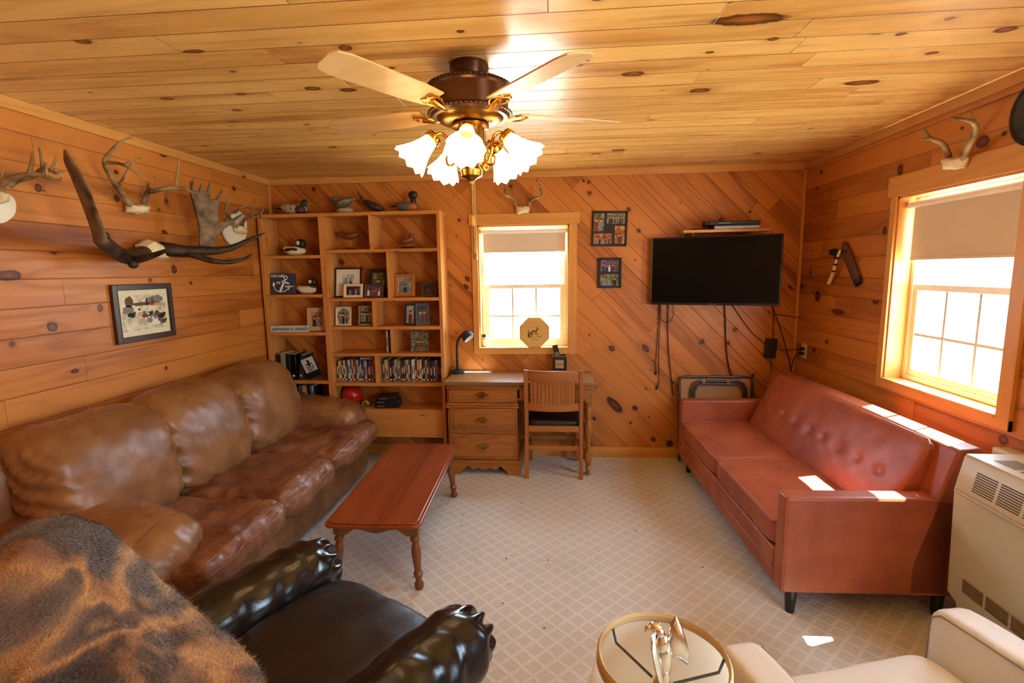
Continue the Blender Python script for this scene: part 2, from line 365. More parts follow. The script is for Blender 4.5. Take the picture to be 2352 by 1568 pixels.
M_bright = plain('polished_brass', hx('D8A84A'), .18, metal=1.0, nz=.1)
M_bronze = plain('dark_bronze', hx('4A2E1C'), .3, .5, .6)
M_black = plain('black_plastic', '141414', .35); M_blackm = plain('matt_black', '161513', .6); M_cord = plain('cord_black', '0E0E0E', .5)
M_steel = plain('grey_steel', hx('5A5E60'), .35, metal=.8); M_chrome = plain('chrome', hx('C8C8C4'), .12, metal=1.0, nz=.04)
M_gold = plain('pale_gold', hx('D6D2C8'), .2, metal=1.0, nz=.3, nsc=60)
M_white = plain('white_paint', 'EDEBE4', .5); M_creamp = plain('cream_enamel', 'C9C2A6', .38, nz=.04); M_creamtop = plain('cream_enamel_top', 'D9D8CC', .36, nz=.04)
M_slot = plain('dark_slot', '5A4C38', .8); M_slot2 = plain('tan_slot', '7E6E50', .8)
M_shade = plain('roller_shade_fabric', 'D8CCB8', .9, nz=.06, nsc=200)
M_munt = plain('muntin_white', 'C4CCCC', .5)
def glass():
    m = bpy.data.materials.new('window_glass'); m.use_nodes = True; t = m.node_tree; t.nodes.clear()
    o = t.nodes.new('ShaderNodeOutputMaterial'); mx = t.nodes.new('ShaderNodeMixShader'); tr = t.nodes.new('ShaderNodeBsdfTransparent'); gl = t.nodes.new('ShaderNodeBsdfGlossy')
    tr.inputs[0].default_value = (.97, .985, .98, 1); gl.inputs['Roughness'].default_value = .02; mx.inputs[0].default_value = .05
    t.links.new(tr.outputs[0], mx.inputs[1]); t.links.new(gl.outputs[0], mx.inputs[2]); t.links.new(mx.outputs[0], o.inputs[0]); return m
M_glass = glass()
M_screen = plain('tv_screen', '040404', .35, .12, nz=.05)
M_bone = plain('skull_bone', 'D8C79C', .6, nz=.2, nsc=40, bump=.4); M_plq = plain('ivory_plaque', 'E2DFC8', .5, nz=.03)
def antler_mat(name, c1, c2, c3):
    n = N(name); P = n.P(); a = n.noise(P, 14, 4); s_ = n.noise(n.map((60, 60, 60)), 1, 4, .7)
    col = n.ramp(a, (.3, c3), (.5, c2), (.72, c1)); col = n.mix(n.ma('MULTIPLY', s_, .4), col, c3)
    n.bump(s_, .6, .006); return n.fin(col, .5, .3)
M_ant = antler_mat('deer_antler', hx('C2A878'), hx('9A7C50'), hx('4E3820'))
M_moose = antler_mat('moose_antler', hx('957A56'), hx('74593A'), hx('2E2014'))
M_moosed = antler_mat('moose_beam', hx('523C28'), hx('39281A'), hx('1C120A'))
# ------------------------------------------------------------------ the room
def wall_with_hole(ax, c0, c1, z0, z1, h, t0, t1):
    """wall along ax ('x' or 'y') from c0 to c1, a hole h=(a0,a1,za,zb), thickness t0..t1"""
    m = MB(); a0, a1, za, zb = h
    for p, q, r, s_ in ((c0, a0, z0, z1), (a1, c1, z0, z1), (a0, a1, z0, za), (a0, a1, zb, z1)):
        if ax == 'x': m.bx(p, q, t0, t1, r, s_)
        else: m.bx(t0, t1, p, q, r, s_)
    return m
struct('floor', MB().bx(-.15, W+.15, YF-.15, .15, -.1, 0), M_fl)
struct('ceiling', MB().bx(-.15, W+.15, YF-.15, .15, H, H+.1), M_ce)
struct('wall_left', MB().bx(-.15, 0, YF-.15, .15, 0, H), M_wl)
struct('wall_back', wall_with_hole('x', 0, W, 0, H, (1.815, 2.585, .965, 2.01), 0, .15), M_wb)
wr_ = wall_with_hole('y', -3.0, .15, 0, H, (-1.945, -1.14, .95, 2.02), W, W+.15)
w2_ = wall_with_hole('y', YF-.15, -3.0, 0, H, (-5.1, -3.6, .6, 2.05), W, W+.15)  # opening cut for the added window out of view
struct('wall_right', wr_.add(w2_.v, w2_.f), M_wr)
struct('wall_front', MB().bx(-.15, W+.15, YF-.15, YF, 0, H), M_wf)
def bev(m): return dict(bevel=.003)
struct('trim_1', MB().bx(0.0, .02, YF, 0, H-.054, H), M_ty, bevel=.003)
struct('trim_2', MB().bx(.02, W-.02, -.02, 0, H-.054, H), M_tx, bevel=.003)
struct('trim_3', MB().bx(W-.02, W, YF, 0, H-.054, H), M_ty, bevel=.003)
struct('trim_4', MB().bx(0, .022, -.022, 0, .1, H-.054), M_tz, bevel=.004)
struct('trim_5', MB().bx(W-.022, W, -.022, 0, .1, H-.054), M_tz, bevel=.004)
struct('baseboard_back', MB().bx(.02, W-.02, -.018, 0, 0, .092), M_tx, bevel=.003)
struct('baseboard_left', MB().bx(0, .018, YF, 0, 0, .092), M_ty, bevel=.003)
struct('baseboard_right', MB().bx(W-.018, W, YF, 0, 0, .092), M_ty, bevel=.003)
def window(name, M, a0, a1, za, zb, ca, cb, cta, ctb, hd, casing, midz):
    """window in local axes: x along the wall, y out of the room; casing face x ca..cb, head cta..ctb, z to zb+hd"""
    m = MB()
    m.bx(ca, a0, -.02, 0, za-.055, zb, M).bx(a1, cb, -.02, 0, za-.055, zb, M)
    w = struct(name, m, M_tz, bevel=.002)
    struct('window_head', MB().bx(cta, ctb, -.022, 0, zb, zb+hd, M), casing, w, bevel=.002)
    struct('window_apron', MB().bx(a0 if casing is M_tx else ca, a1 if casing is M_tx else cb, -.021, 0, za-.055, za-.004, M), casing, w, bevel=.002)
    j = .012
    struct('window_jamb', MB().bx(a0, a0+j, -.005, .11, za, zb, M).bx(a1-j, a1, -.005, .11, za, zb, M).bx(a0, a1, -.005, .11, zb-j, zb, M), M_tz, w)
    struct('window_sill', MB().bx(a0-.0, a1+.0, -.024, .11, za-.012, za+.004, M), casing, w, bevel=.002)
    f = MB(); b0, b1, c0, c1 = a0+j, a1-j, za+.004, zb-j; t = .028
    f.bx(b0, b0+t, .09, .15, c0, c1, M).bx(b1-t, b1, .09, .15, c0, c1, M).bx(b0+t, b1-t, .09, .15, c1-t, c1, M).bx(b0+t, b1-t, .09, .15, c0, c0+t, M)
    struct('window_frame', f, M_vinyl, w, bevel=.003)
    for nm, p, q, y0 in (('lower_sash', c0+t, midz+.022, .095), ('upper_sash', midz-.02, c1-t, .122)):
        x0, x1 = b0+t, b1-t; s_ = .036; m = MB()
        m.bx(x0, x0+s_, y0, y0+.026, p, q, M).bx(x1-s_, x1, y0, y0+.026, p, q, M).bx(x0+s_, x1-s_, y0, y0+.026, q-s_, q, M).bx(x0+s_, x1-s_, y0, y0+.026, p, p+s_, M)
        so_ = struct(nm, m, M_vinyl, w, bevel=.003)
        g = MB().bx(x0+s_, x1-s_, y0+.012, y0+.014, p+s_, q-s_, M); struct('pane', g, M_glass, so_)
        if nm == 'upper_sash': continue
        mm = MB(); zc = p+s_+(q-p-2*s_)*.45
        for k in (1, 2): xk = x0+s_+(x1-x0-2*s_)*k/3; mm.bx(xk-.008, xk+.008, y0+.002, y0+.010, p+s_, q-s_, M)
        mm.bx(x0+s_, x1-s_, y0+.0035, y0+.0095, zc-.008, zc+.008, M)
        struct('muntins', mm, M_munt, so_)
    return w
Ib = Matrix.Identity(4)
Mr = Matrix(((0, 1, 0, W), (-1, 0, 0, 0), (0, 0, 1, 0), (0, 0, 0, 1)))     # local x -> -y, local y -> +x
Mf = Matrix(((-1, 0, 0, 0), (0, -1, 0, YF), (0, 0, 1, 0), (0, 0, 0, 1)))
window('window_1', Ib, 1.815, 2.585, .97, 2.01, 1.765, 2.65, 1.745, 2.675, .092, M_tx, 1.49)
window('window_2', Mr, 1.14, 1.945, .956, 2.02, 1.095, 2.015, 1.065, 2.04, .115, M_ty, 1.497)
window('window_added', Mr, 3.6, 5.1, .606, 2.05, 3.545, 5.155, 3.53, 5.17, .115, M_ty, 1.3)  # unseen window, added to brighten the right side of the ceiling
# ------------------------------------------------------------------ roller shades
def roller(name, label, M, x0, x1, z1, z0, d):
    t = thing('roller_shade', label, 'window shade', M @ Vector(((x0+x1)/2, d, z1)), 0, None)
    a = MB(); a.lathe([(.017, 0), (.017, x1-x0)], 16, M @ MT(x0, d, z1, 0, PI/2, 0)); a.obj('roller', M_white, t, smooth=True, world=True)
    MB().bx(x0+.02, x1-.012, d+.014, d+.0155, z0+.018, z1, M).obj('shade_fabric', M_shade, t, world=True)
    MB().bx(x0+.02, x1-.012, d+.010, d+.019, z0, z0+.018, M).obj('hem_bar', M_shade, t, world=True, bevel=.003)
    for xa, xb in ((x0-.006, x0+.001), (x1-.001, x1+.006)): MB().bx(xa, xb, d-.012, d+.012, z1-.014, z1+.02, M).obj('bracket', M_chrome, t, world=True)
roller('a', 'short beige roller shade in the back window above the desk', Ib, 1.836, 2.566, 1.958, 1.785, .035)
roller('b', 'long beige roller shade pulled half down in the window over the red couch', Mr, 1.165, 1.925, 1.965, 1.655, .045)
from mathutils.bvhtree import BVHTree
# ------------------------------------------------------------------ brown leather sofa
sofa = thing('leather_sofa', 'long overstuffed brown leather sofa with three seats along the antler wall', 'sofa', (.5, -1.475, 0))
def wrk(q, p, amp, ax, fr=38.0, pw=5):
    """gathers that grow towards the ends of axis ax"""
    k = abs(q[ax])**pw
    return amp*k*(math.sin(fr*(p.z*1.0+p.x*.8)+6*noise.noise(p*5))+.6*math.sin(fr*1.9*(p.z-p.x)+4))
def soft(p, q, amp=.012, s=4.0, seed=0):
    return amp*fbm(p+Vector((seed*3.1, seed, 0)), s, 3)
def fn_base(p, q): return tuple(p+q*soft(p, q, .008, 5))
MB().sq((.515, -1.475, .19), (.90, 2.16, .32), (10, 14, 6), 22, fn_base).obj('base', M_lb, sofa, True, world=True, angle=180)
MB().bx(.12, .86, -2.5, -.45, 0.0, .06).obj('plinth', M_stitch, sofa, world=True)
MB().sq((.125, -1.475, .50), (.20, 2.2, .84), (5, 12, 5), 20, fn_base).obj('back_frame', M_lb, sofa, True, world=True, angle=180)
for k, (y0, y1) in enumerate(((-2.56, -1.865), (-1.865, -1.225), (-1.225, -.40))):
    yc, ln = (y0+y1)/2, y1-y0
    def fs(p, q, k=k):
        d = soft(p, q, .020, 5.5, k)+.010*fbm(p+Vector((0, k, 2)), 13, 3)*(1 if q.z > .3 else .4)
        if q.z > .2 and abs(q.x) < .75: d -= .020*(1-q.x*q.x)*(1-abs(q.y)**4)
        d += wrk(q, p, .004, 1, 70)+(.0022*math.sin(p.y*95+3*noise.noise(p*8)) if q.x > .75 else 0)
        r = p+q*d
        if k == 0 and r.x < .83: r.y = max(r.y, -2.30+.02*q.y)
        if k == 2 and r.x < .80: r.y = min(r.y, -.64+.02*q.y)
        r.z -= .035*max(0, .55-r.x)
        return tuple(r)
    c = MB().sq((.65, yc, .375), (.82, ln+.012, .215), (4.5, 7, 3.0), 44, fs); tree = BVHTree.FromPolygons(c.v, c.f); c = c.obj('seat_cushion', M_lb2, sofa, True, world=True, angle=180)
    for zt, zr in ((.60, -1), (.40, -1)):
        pts = []
        for i in range(33):
            y = y0+.03+(ln-.06)*i/32
            o_, d_ = (Vector((1.16, y, .62)), Vector((-.62, 0, -.78))) if zt > .5 else (Vector((1.2, y, .405)), Vector((-1, 0, 0)))
            h_ = tree.ray_cast(o_, d_)[0]
            if h_: pts.append(tuple(h_-d_*.0005))
        if len(pts) > 3: MB().tube(pts, .003, 6).obj('seam_welt', M_lb, c, True, world=True)
for k, (y0, y1) in enumerate(((-2.50, -1.875), (-1.885, -1.245), (-1.255, -.585))):
    def fb(p, q, k=k):
        d = soft(p, q, .014, 2.6, k+5)+wrk(q, p, .006, 1, 60, 12)+.002*fbm(p, 15, 2)
        if q.x > .3: d += .004*math.sin((p.z+p.y*.6)*60+5*noise.noise(p*4))*(abs(q.y)**3+max(0, -q.z)**2)
        r = p+q*d; hh = (r.z-.42)/.55
        r.x += .075*(1-hh)-.10*max(0, hh-.45)**1.3
        return tuple(r)
    MB().sq((.285, (y0+y1)/2, .70), (.36, y1-y0+.035, .58), (2.5, 6.5, 4.0), 46, fb).obj('back_cushion', M_lb, sofa, True, world=True, angle=180)
for nm, yc, sg in (('near', -2.455, -1), ('far', -.475, 1)):
    a = sofa
    MB().sq((.47, yc+sg*.035, .28), (.74, .23, .50), (8, 4, 6), 14, fn_base).obj('arm_panel', M_lb, a, True, world=True, angle=180)
    def fa(p, q, sg=sg, yc=yc):
        d = soft(p, q, .014, 4, 2+sg)+(.005*math.sin(p.x*62+5*noise.noise(p*6))*(1 if q.z < .25 else .35)) + (.0025*math.sin((p.y*1.3+p.z)*75)*max(0, q.x)**6)
        r = p+q*d; f = max(0, (r.x-.45)/.45)
        r.z -= .07*f*f+.10*max(0, sg*(r.y-yc))**1.0*1.1
        return tuple(r)
    ap = MB().sq((.50, yc, .525), (.84, .42, .255), (5, 2.6, 2.6), 36, fa); tree = BVHTree.FromPolygons(ap.v, ap.f); ap = ap.obj('arm_cushion', M_lb, a, True, world=True, angle=180)
    w = []
    for i in range(25):
        an = PI*(.02+.96*i/24); o_ = Vector((.80, yc+.3*math.cos(an), .46+.3*math.sin(an))); d_ = (Vector((.80, yc, .46))-o_).normalized()
        h_ = tree.ray_cast(o_, d_)[0]
        if h_: w.append(tuple(h_-d_*.0008))
    if len(w) > 3: MB().tube(w, .003, 6).obj('seam_welt', M_lb2, ap, True, world=True)
# ------------------------------------------------------------------ red vinyl couch
red = thing('vinyl_couch', 'red vinyl couch with square arms and a buttoned back under the window', 'sofa', (3.505, -2.06, 0), math.radians(1.4))
def rbox(*a): return MB().bx(*a)
rbox(.03, .80, .085, 1.715, .14, .29).obj('base', M_lr, red, bevel=.012)
rbox(-.004, .035, .09, 1.71, .205, .30).obj('front_rail', M_lr, red, bevel=.01, seg=3)
rbox(-.001, .035, .088, 1.712, .13, .20).obj('front_band', M_lr, red, bevel=.008, seg=3)
for y0, y1 in ((0, .088), (1.712, 1.80)):
    ar = MB().bx(0, .735, y0, y1, .13, .60).obj('arm', M_lr, red, bevel=.016, seg=3)
    for yy in (y0+.006, y1-.006):
        p = [(.006, yy, .135), (.006, yy, .582), (.02, yy, .594), (.735, yy, .594)]
        MB().tube(p, .0045, 6).obj('piping', M_piping, ar, True)
for y0, y1 in ((.094, .903), (.909, 1.708)):
    def fr(p, q):
        r = p+q*(.004*fbm(p, 6, 2))
        if q.z > 0: r.z += .018*(1-abs(q.x)**2.5)*(1-abs(q.y)**3)
        return tuple(r)
    c = MB().sq((.285, (y0+y1)/2, .372), (.59, y1-y0, .135), (14, 18, 8), 26, fr).obj('seat_cushion', M_lr, red, True, angle=180)
    zz = .432
    MB().tube([(-.004, y0+.012, zz), (-.004, y1-.012, zz), (.57, y1-.004, zz)], .0045, 6).tube([(-.004, y0+.012, zz), (.57, y0+.004, zz)], .0045, 6).obj('piping', M_piping, c, True)
MB().prism([(.56, .29), (.715, .825), (.815, .835), (.815, .13), (.56, .13)], -1.80, 0.0, Matrix.Rotation(PI/2, 4, 'X')).obj('back_frame', M_lr, red, bevel=.012, seg=3)
btn = [(y, .58) for y in (.275, .44, .605, .77, .925, 1.09, 1.26, 1.42)]
def fbk(p, q):
    """p in the slab's own plane: x through, y along, z up the slope"""
    r = Vector(p)
    if q.x < 0:
        s_ = 0
        for by, bz in btn:
            d2 = (p.y-by)**2+((p.z-.21))**2; s_ += .016*math.exp(-d2/.0009)
        r.x += s_-.02*(1-abs(q.y)**6)*(1-abs(q.z)**3)
        r.x += .006*fbm(p, 7, 2)
    return tuple(r)
sl_ = math.atan2(.20, .40)
Mb = MT(.505, 0, .42, 0, sl_, 0)
bc = MB().sq((.02, .895, .222), (.085, 1.57, .455), (10, 26, 10), 60, fbk, None)
bc = MB().add(bc.v, bc.f, Mb).obj('back_cushion', M_lr, red, True, angle=180)
for by, bz in btn:
    MB().sq(tuple(Mb @ Vector((-.018, by, .21))), (.014, .020, .020), 2, 6).obj('button', M_lr, bc, True)
MB().tube([tuple(Mb @ Vector(p)) for p in ((-.008, .125, .01), (-.012, .125, .43), (-.012, .145, .446), (-.012, 1.645, .446), (-.012, 1.665, .43), (-.008, 1.665, .01))], .005, 6).obj('piping', M_piping, bc, True)
for x, y in ((.075, .06), (.075, 1.74), (.74, .06), (.74, 1.74)):
    MB().lathe([(.019, 0), (.021, .01), (.029, .135)], 14, MT(x, y, 0)).obj('leg', M_black, red, True)
# ------------------------------------------------------------------ coffee table
ct = thing('coffee_table', 'long low cherry coffee table with turned legs in front of the brown sofa', 'table', (1.525, -1.40, 0), math.radians(1.6))
def rrect(a, b, r, bow=0.0, n=5):
    o = []
    for sx, sy, s0 in ((1, 1, 0), (-1, 1, 1), (-1, -1, 2), (1, -1, 3)):
        for i in range(n+1):
            an = PI/2*(s0+i/n); x = sx*(a-r)+r*math.cos(an); y = sy*(b-r)+r*math.sin(an)
            o.append((x, y+(bow*sy*(1-(x/a)**2))))
        if bow and sy > 0 and sx > 0 or bow and sy < 0 and sx < 0:
            for i in range(1, 6):
                x = (a-r)*(1-2*i/6)*sx; o.append((x, sy*b+bow*sy*(1-(x/a)**2)))
    return o
tt = MB().prism(rrect(.247, .60, .035, .012), .357, .374).prism(rrect(.232, .585, .03, .012), .374, .381).obj('table_top', M_cy, ct, bevel=.005, seg=3)
def scallop(w, z1, z0, n=40):
    """apron outline: drops at both ends, a wavy lower edge between"""
    o = [(-w, z1)]
    for i in range(n+1):
        x = -w+2*w*i/n; a = abs(x)/w
        zz = .285 if a > .86 else (.285+.037*(.5-.5*math.cos(PI*(.86-a)/.34)) if a > .52 else .301+.021*(.5-.5*math.cos(PI*a/.52)))
        o.append((x, zz))
    o.append((w, z1)); return o[::-1]
for y in (-.535, .52):
    MB().prism(scallop(.200, .357, .292), -.009, .009, MT(0, y, 0, PI/2)).obj('apron', M_cx, ct, bevel=.002)
for x in (-.198, .198):
    MB().bx(x-.009, x+.009, -.49, .49, .305, .357).obj('apron', M_cy, ct, bevel=.002)
leg = [(.018, 0), (.024, .012), (.024, .03), (.015, .045), (.015, .055), (.022, .062), (.022, .07), (.026, .08), (.022, .09), (.017, .098), (.020, .13), (.025, .18), (.025, .205), (.018, .235), (.016, .245), (.025, .255), (.025, .266), (.017, .275), (.026, .286), (.026, .292)]
for x, y in ((-.198, -.515), (.198, -.515), (-.198, .50), (.198, .50)):
    sx, sy = (1 if x > 0 else -1), (1 if y > 0 else -1)
    m = MB(); m.bx(x-.025, x+.025, y-.025, y+.025, .29, .357)
    m.lathe(leg, 18, Matrix.Translation((x+sx*.022, y+sy*.03, 0)) @ Matrix.Shear('XY', 4, (-sx*.022/.29, -sy*.03/.29)))
    m.obj('leg', M_cz, ct, True, bevel=.0015)
# ------------------------------------------------------------------ oak desk
dk = thing('writing_desk', 'oak writing desk with three drawers and turned legs under the back window', 'desk', (2.17, -.23, 0))
DX0, DX1, DF, DB = 1.582, 2.772, -.455, -.02
MB().bx(DX0, DX1, DF, DB, .738, .766).obj('desk_top', M_otop, dk, world=True, bevel=.006, seg=3)
m = MB().bx(DX0+.018, DX1-.018, DF+.018, DB-.005, .700, .738)
mo = m.obj('cornice', M_ox, dk, world=True, bevel=.003)
d = MB()
for i in range(66):
    x = DX0+.025+i*.0173; d.bx(x, x+.009, DF+.011, DF+.02, .712, .728)
d.obj('dentil_strip', M_ox, mo, world=True)
MB().bx(1.605, 2.165, DF+.025, DB-.01, .08, .70).obj('carcass', M_oz, dk, world=True, bevel=.003)
MB().bx(1.59, 2.182, DF+.002, DB-.01, .553, .568).bx(1.597, 2.175, DF+.012, DB-.01, .568, .590).obj('waist_moulding', M_ox, dk, world=True, bevel=.005, seg=3)
bz = [(1.598, 0.0), (1.598, .10), (2.19, .10), (2.19, 0.0), (2.08, 0.0), (2.075, .03), (2.05, .05)]
for i in range(25):
    t = i/24; x = 2.03-t*.27; bz.append((x, .062+.012*math.cos(t*6*PI)*(.4+.6*abs(math.cos(t*PI)))-.014*(math.sin(t*PI))))
bz += [(1.735, .05), (1.712, .03), (1.705, 0.0)]
MB().prism(bz, -.011, .011, MT(0, DF+.008, 0, PI/2)).bx(1.598, 1.62, DF+.02, DB-.01, 0, .1).bx(2.168, 2.19, DF+.02, DB-.01, 0, .1).obj('bracket_base', M_ox, dk, world=True, bevel=.002)
MB().bx(1.593, 2.186, DF-.002, DB-.01, .10, .118).obj('base_moulding', M_ox, dk, world=True, bevel=.005, seg=3)
def bail(z, x, par):
    h = MB(); o = []
    for i in range(28):
        t = 2*PI*i/28; c, s_ = math.cos(t), math.sin(t)
        r = 1+.18*math.cos(6*t); o.append((x+.055*c*r*.9, z+.021*s_*(1+.25*math.cos(4*t))+.004))
    h.prism(o, 0, .003, MT(0, DF+.0045, 0, PI/2))
    for sx in (-1, 1): h.lathe([(.006, 0), (.0075, .008), (.005, .014)], 10, MT(x+sx*.030, DF+.004, z+.006, PI/2))
    h.tube([(x-.030, DF-.008, z+.006), (x-.031, DF-.016, z-.008), (x-.02, DF-.020, z-.022), (x, DF-.021, z-.025), (x+.02, DF-.020, z-.022), (x+.031, DF-.016, z-.008), (x+.030, DF-.008, z+.006)], [.0035, .004, .005, .006, .005, .004, .0035], 8)
    h.obj('bail_handle', M_brass, par, True, world=True)
for z0, z1 in ((.598, .700), (.345, .548), (.128, .332)):
    m = MB().bx(1.622, 2.150, DF+.010, DF+.03, z0, z1)
    m.bx(1.652, 2.120, DF+.003, DF+.012, z0+.024, z1-.024)
    dr = m.obj('drawer', M_ox, dk, world=True, bevel=.006, seg=3)
    bail((z0+z1)/2+.008, 1.886, dr)
MB().bx(2.185, 2.70, DF+.015, DF+.035, .630, .70).obj('kneehole_drawer', M_ox, dk, world=True, bevel=.005, seg=2)
MB().bx(2.165, 2.72, DF+.02, DF+.04, .612, .628).bx(2.165, 2.72, DB-.03, DB-.012, .60, .70).bx(2.70, 2.72, DF+.06, DB-.05, .61, .70).obj('apron', M_ox, dk, world=True, bevel=.002)
MB().bx(2.165, 2.72, DB-.05, DB-.03, .17, .21).obj('stretcher', M_ox, dk, world=True, bevel=.003)
dl = [(.020, 0), (.021, .02), (.017, .04), (.024, .052), (.018, .062), (.014, .075), (.022, .085), (.024, .105), (.029, .11), (.029, .185), (.024, .19), (.014, .20), (.024, .21), (.014, .22), (.020, .245), (.015, .25), (.022, .30), (.029, .37), (.028, .41), (.019, .445), (.016, .455), (.025, .465), (.027, .50), (.030, .53), (.019, .56), (.027, .575), (.029, .60)]
for y in (DF+.045, DB-.05):
    MB().lathe(dl, 18, MT(2.727, y, 0)).bx(2.698, 2.756, y-.029, y+.029, .60, .70).obj('leg', M_oz, dk, True, world=True, bevel=.002)
# ------------------------------------------------------------------ desk chair
ch = thing('desk_chair', 'oak chair with slatted back and dark seat pushed up to the desk', 'chair', (2.455, -.30, 0), math.radians(-.5))
cx = dict(c1=hx('A8662A'), c2=hx('84481A'), cd=hx('62300C'), knots=0, vary=.2, streak=.4, ring=50, rough=.35)
M_hx = wood('chair_oak_along', X, (0, .7, 1), **cx); M_hz = wood('chair_oak_upright', Z, (1, .7, 0), **cx)
for sx in (-1, 1):
    q = [(sx*.213, -.20, 0), (sx*.213, -.175, .25), (sx*.213, -.165, .44), (sx*.213, -.195, .66), (sx*.213, -.215, .876)]
    m = MB()
    vs = []; fs = []
    for p in q: vs += [(p[0]-.016, p[1]-.016, p[2]), (p[0]+.016, p[1]-.016, p[2]), (p[0]+.016, p[1]+.016, p[2]), (p[0]-.016, p[1]+.016, p[2])]
    for i in range(4):
        for k in range(4): fs.append((i*4+k, i*4+(k+1) % 4, i*4+4+(k+1) % 4, i*4+4+k))
    fs += [(3, 2, 1, 0), (16, 17, 18, 19)]
    m.add(vs, fs).obj('leg', M_hz, ch, bevel=.004)
    MB().bx(sx*.205-.017, sx*.205+.017, .17, .204, 0, .41).obj('leg', M_hz, ch, bevel=.004)
    MB().bx(sx*.208-.01, sx*.208+.01, -.16, .18, .36, .41).bx(sx*.208-.009, sx*.208+.009, -.165, .18, .18, .205).obj('side_rail', M_hx, ch, bevel=.003)
def crail(z0, z1, y, bow, x=.197, t=.018):
    m = MB(); vs = []; fs = []; n = 14
    for i in range(n+1):
        xx = -x+2*x*i/n; b = y-bow*(1-(xx/x)**2)
        vs += [(xx, b-t/2, z0), (xx, b+t/2, z0), (xx, b+t/2, z1), (xx, b-t/2, z1)]
    for i in range(n):
        for k in range(4): fs.append((i*4+k, i*4+(k+1) % 4, i*4+4+(k+1) % 4, i*4+4+k))
    fs += [(3, 2, 1, 0), tuple(n*4+k for k in range(4))]
    return m.add(vs, fs)
crail(.785, .872, -.212, .035).obj('crest_rail', M_hx, ch, bevel=.004)
crail(.548, .612, -.185, .035).obj('lower_back_rail', M_hx, ch, bevel=.004)
xx = -.178
for i, w_ in enumerate((.026, .031, .029, .03, .031, .03, .029, .031, .026, .028, .026, .024)):
    yb = -.188-.035*(1-(xx/.197)**2); yt = -.210-.035*(1-(xx/.197)**2)
    MB().add([(xx, yb-.005, .605), (xx+w_-.002, yb-.005, .605), (xx+w_-.002, yb+.005, .605), (xx, yb+.005, .605), (xx, yt-.005, .79), (xx+w_-.002, yt-.005, .79), (xx+w_-.002, yt+.005, .79), (xx, yt+.005, .79)],
             [(0, 3, 2, 1), (4, 5, 6, 7), (0, 1, 5, 4), (1, 2, 6, 5), (2, 3, 7, 6), (3, 0, 4, 7)]).obj('slat', M_hz, ch, bevel=.0015)
    xx += w_
MB().bx(-.197, .197, -.178, -.158, .372, .42).obj('seat_rail', M_hx, ch, bevel=.003)
MB().bx(-.197, .197, -.183, -.165, .225, .262).obj('stretcher', M_hx, ch, bevel=.003)
MB().bx(-.2, .2, .176, .194, .36, .41).obj('seat_rail', M_hx, ch, bevel=.003)
MB().sq((0, .02, .435), (.42, .37, .065), (8, 8, 3), 16).obj('seat', M_lks, ch, True, angle=180)
# ------------------------------------------------------------------ black recliner and the blanket over it
RZ = math.radians(61-90)
rc = thing('recliner', 'glossy black leather armchair with rolled arms under a fur blanket', 'armchair', (1.69, -2.935, 0), RZ)
MB().sq((0, .0, .23), (.62, .66, .38), 12, 14).obj('base', M_lk, rc, True, angle=180)
def frs(p, q):
    r = p+q*(.008*fbm(p, 6, 3)); r.z -= .03*max(0, -q.y)
    if q.y > .4 and q.z > -.2: r.z -= .02*(q.y-.4)
    return tuple(r)
MB().sq((0, .03, .375), (.57, .66, .20), (7, 7, 3.4), 24, frs).obj('seat_cushion', M_lks, rc, True, angle=180)
for sx in (-1, 1):
    MB().sq((sx*.365, -.02, .22), (.16, .66, .44), (8, 14, 10), 12).obj('arm_panel', M_lk, rc, True, angle=180)
    def far_(p, q, sx=sx):
        th = math.atan2(q.z, q.x)
        d = .006*fbm(p+Vector((sx, 0, 0)), 6, 3)
        e = max(0, abs(q.y)-.80)/.20
        d += .010*e*math.cos(11*th+.6*sx)*(1-e*.2)+.0035*math.sin(p.y*55+4*noise.noise(p*6))*(1 if q.x*sx > 0 else .5)
        r = p+q*d
        r.y += (.011*math.cos(11*th+.6*sx)*e if q.y > 0 else 0)
        return tuple(r)
    MB().sq((sx*.380, -.02, .455), (.245, .78, .245), (2.15, 8, 2.15), 56, far_).obj('rolled_arm', M_lk, rc, True, angle=180)
def frb(p, q): return tuple(p+q*(.012*fbm(p, 5, 3))+Vector((0, -.16*max(0, p.z-.35), 0)))
MB().sq((-.02, -.40, .38), (.62, .25, .48), (4, 3, 3), 24, frb).obj('backrest', M_lk, rc, True, angle=180)
for x, y in ((-.33, -.3), (.33, -.3), (-.33, .28), (.33, .28)):
    MB().lathe([(.02, 0), (.026, .05)], 12, MT(x, y, 0)).obj('foot', M_black, rc, True)
def fur_mat():
    n = N('striped_fur'); P = n.P()
    big = n.noise(n.map((2.2, 3.6, 2.6), (0, 0, .6)), 1, 3, .5, 1.0)
    col = n.ramp(big, (.30, hx('2A2322')), (.41, hx('54443A')), (.46, hx('9A6C46')), (.51, hx('C4965C')), (.56, hx('766050')), (.62, hx('4E4038')), (.70, hx('B08E62')))
    f = n.noise(P, 130, 3); col = n.mix(n.ma('MULTIPLY', n.ss(f, .35, .7), .35), col, hx('7E6A58'))
    n.bump(f, .8, .01)
    m = n.fin(col, .95, .1); n.b.inputs['Sheen Weight'].default_value = .3; return m
M_fur = fur_mat()
bl = thing('fur_blanket', 'brown and orange striped plush fur blanket draped over the black armchair back', 'blanket', (1.69, -2.935, 0), RZ)
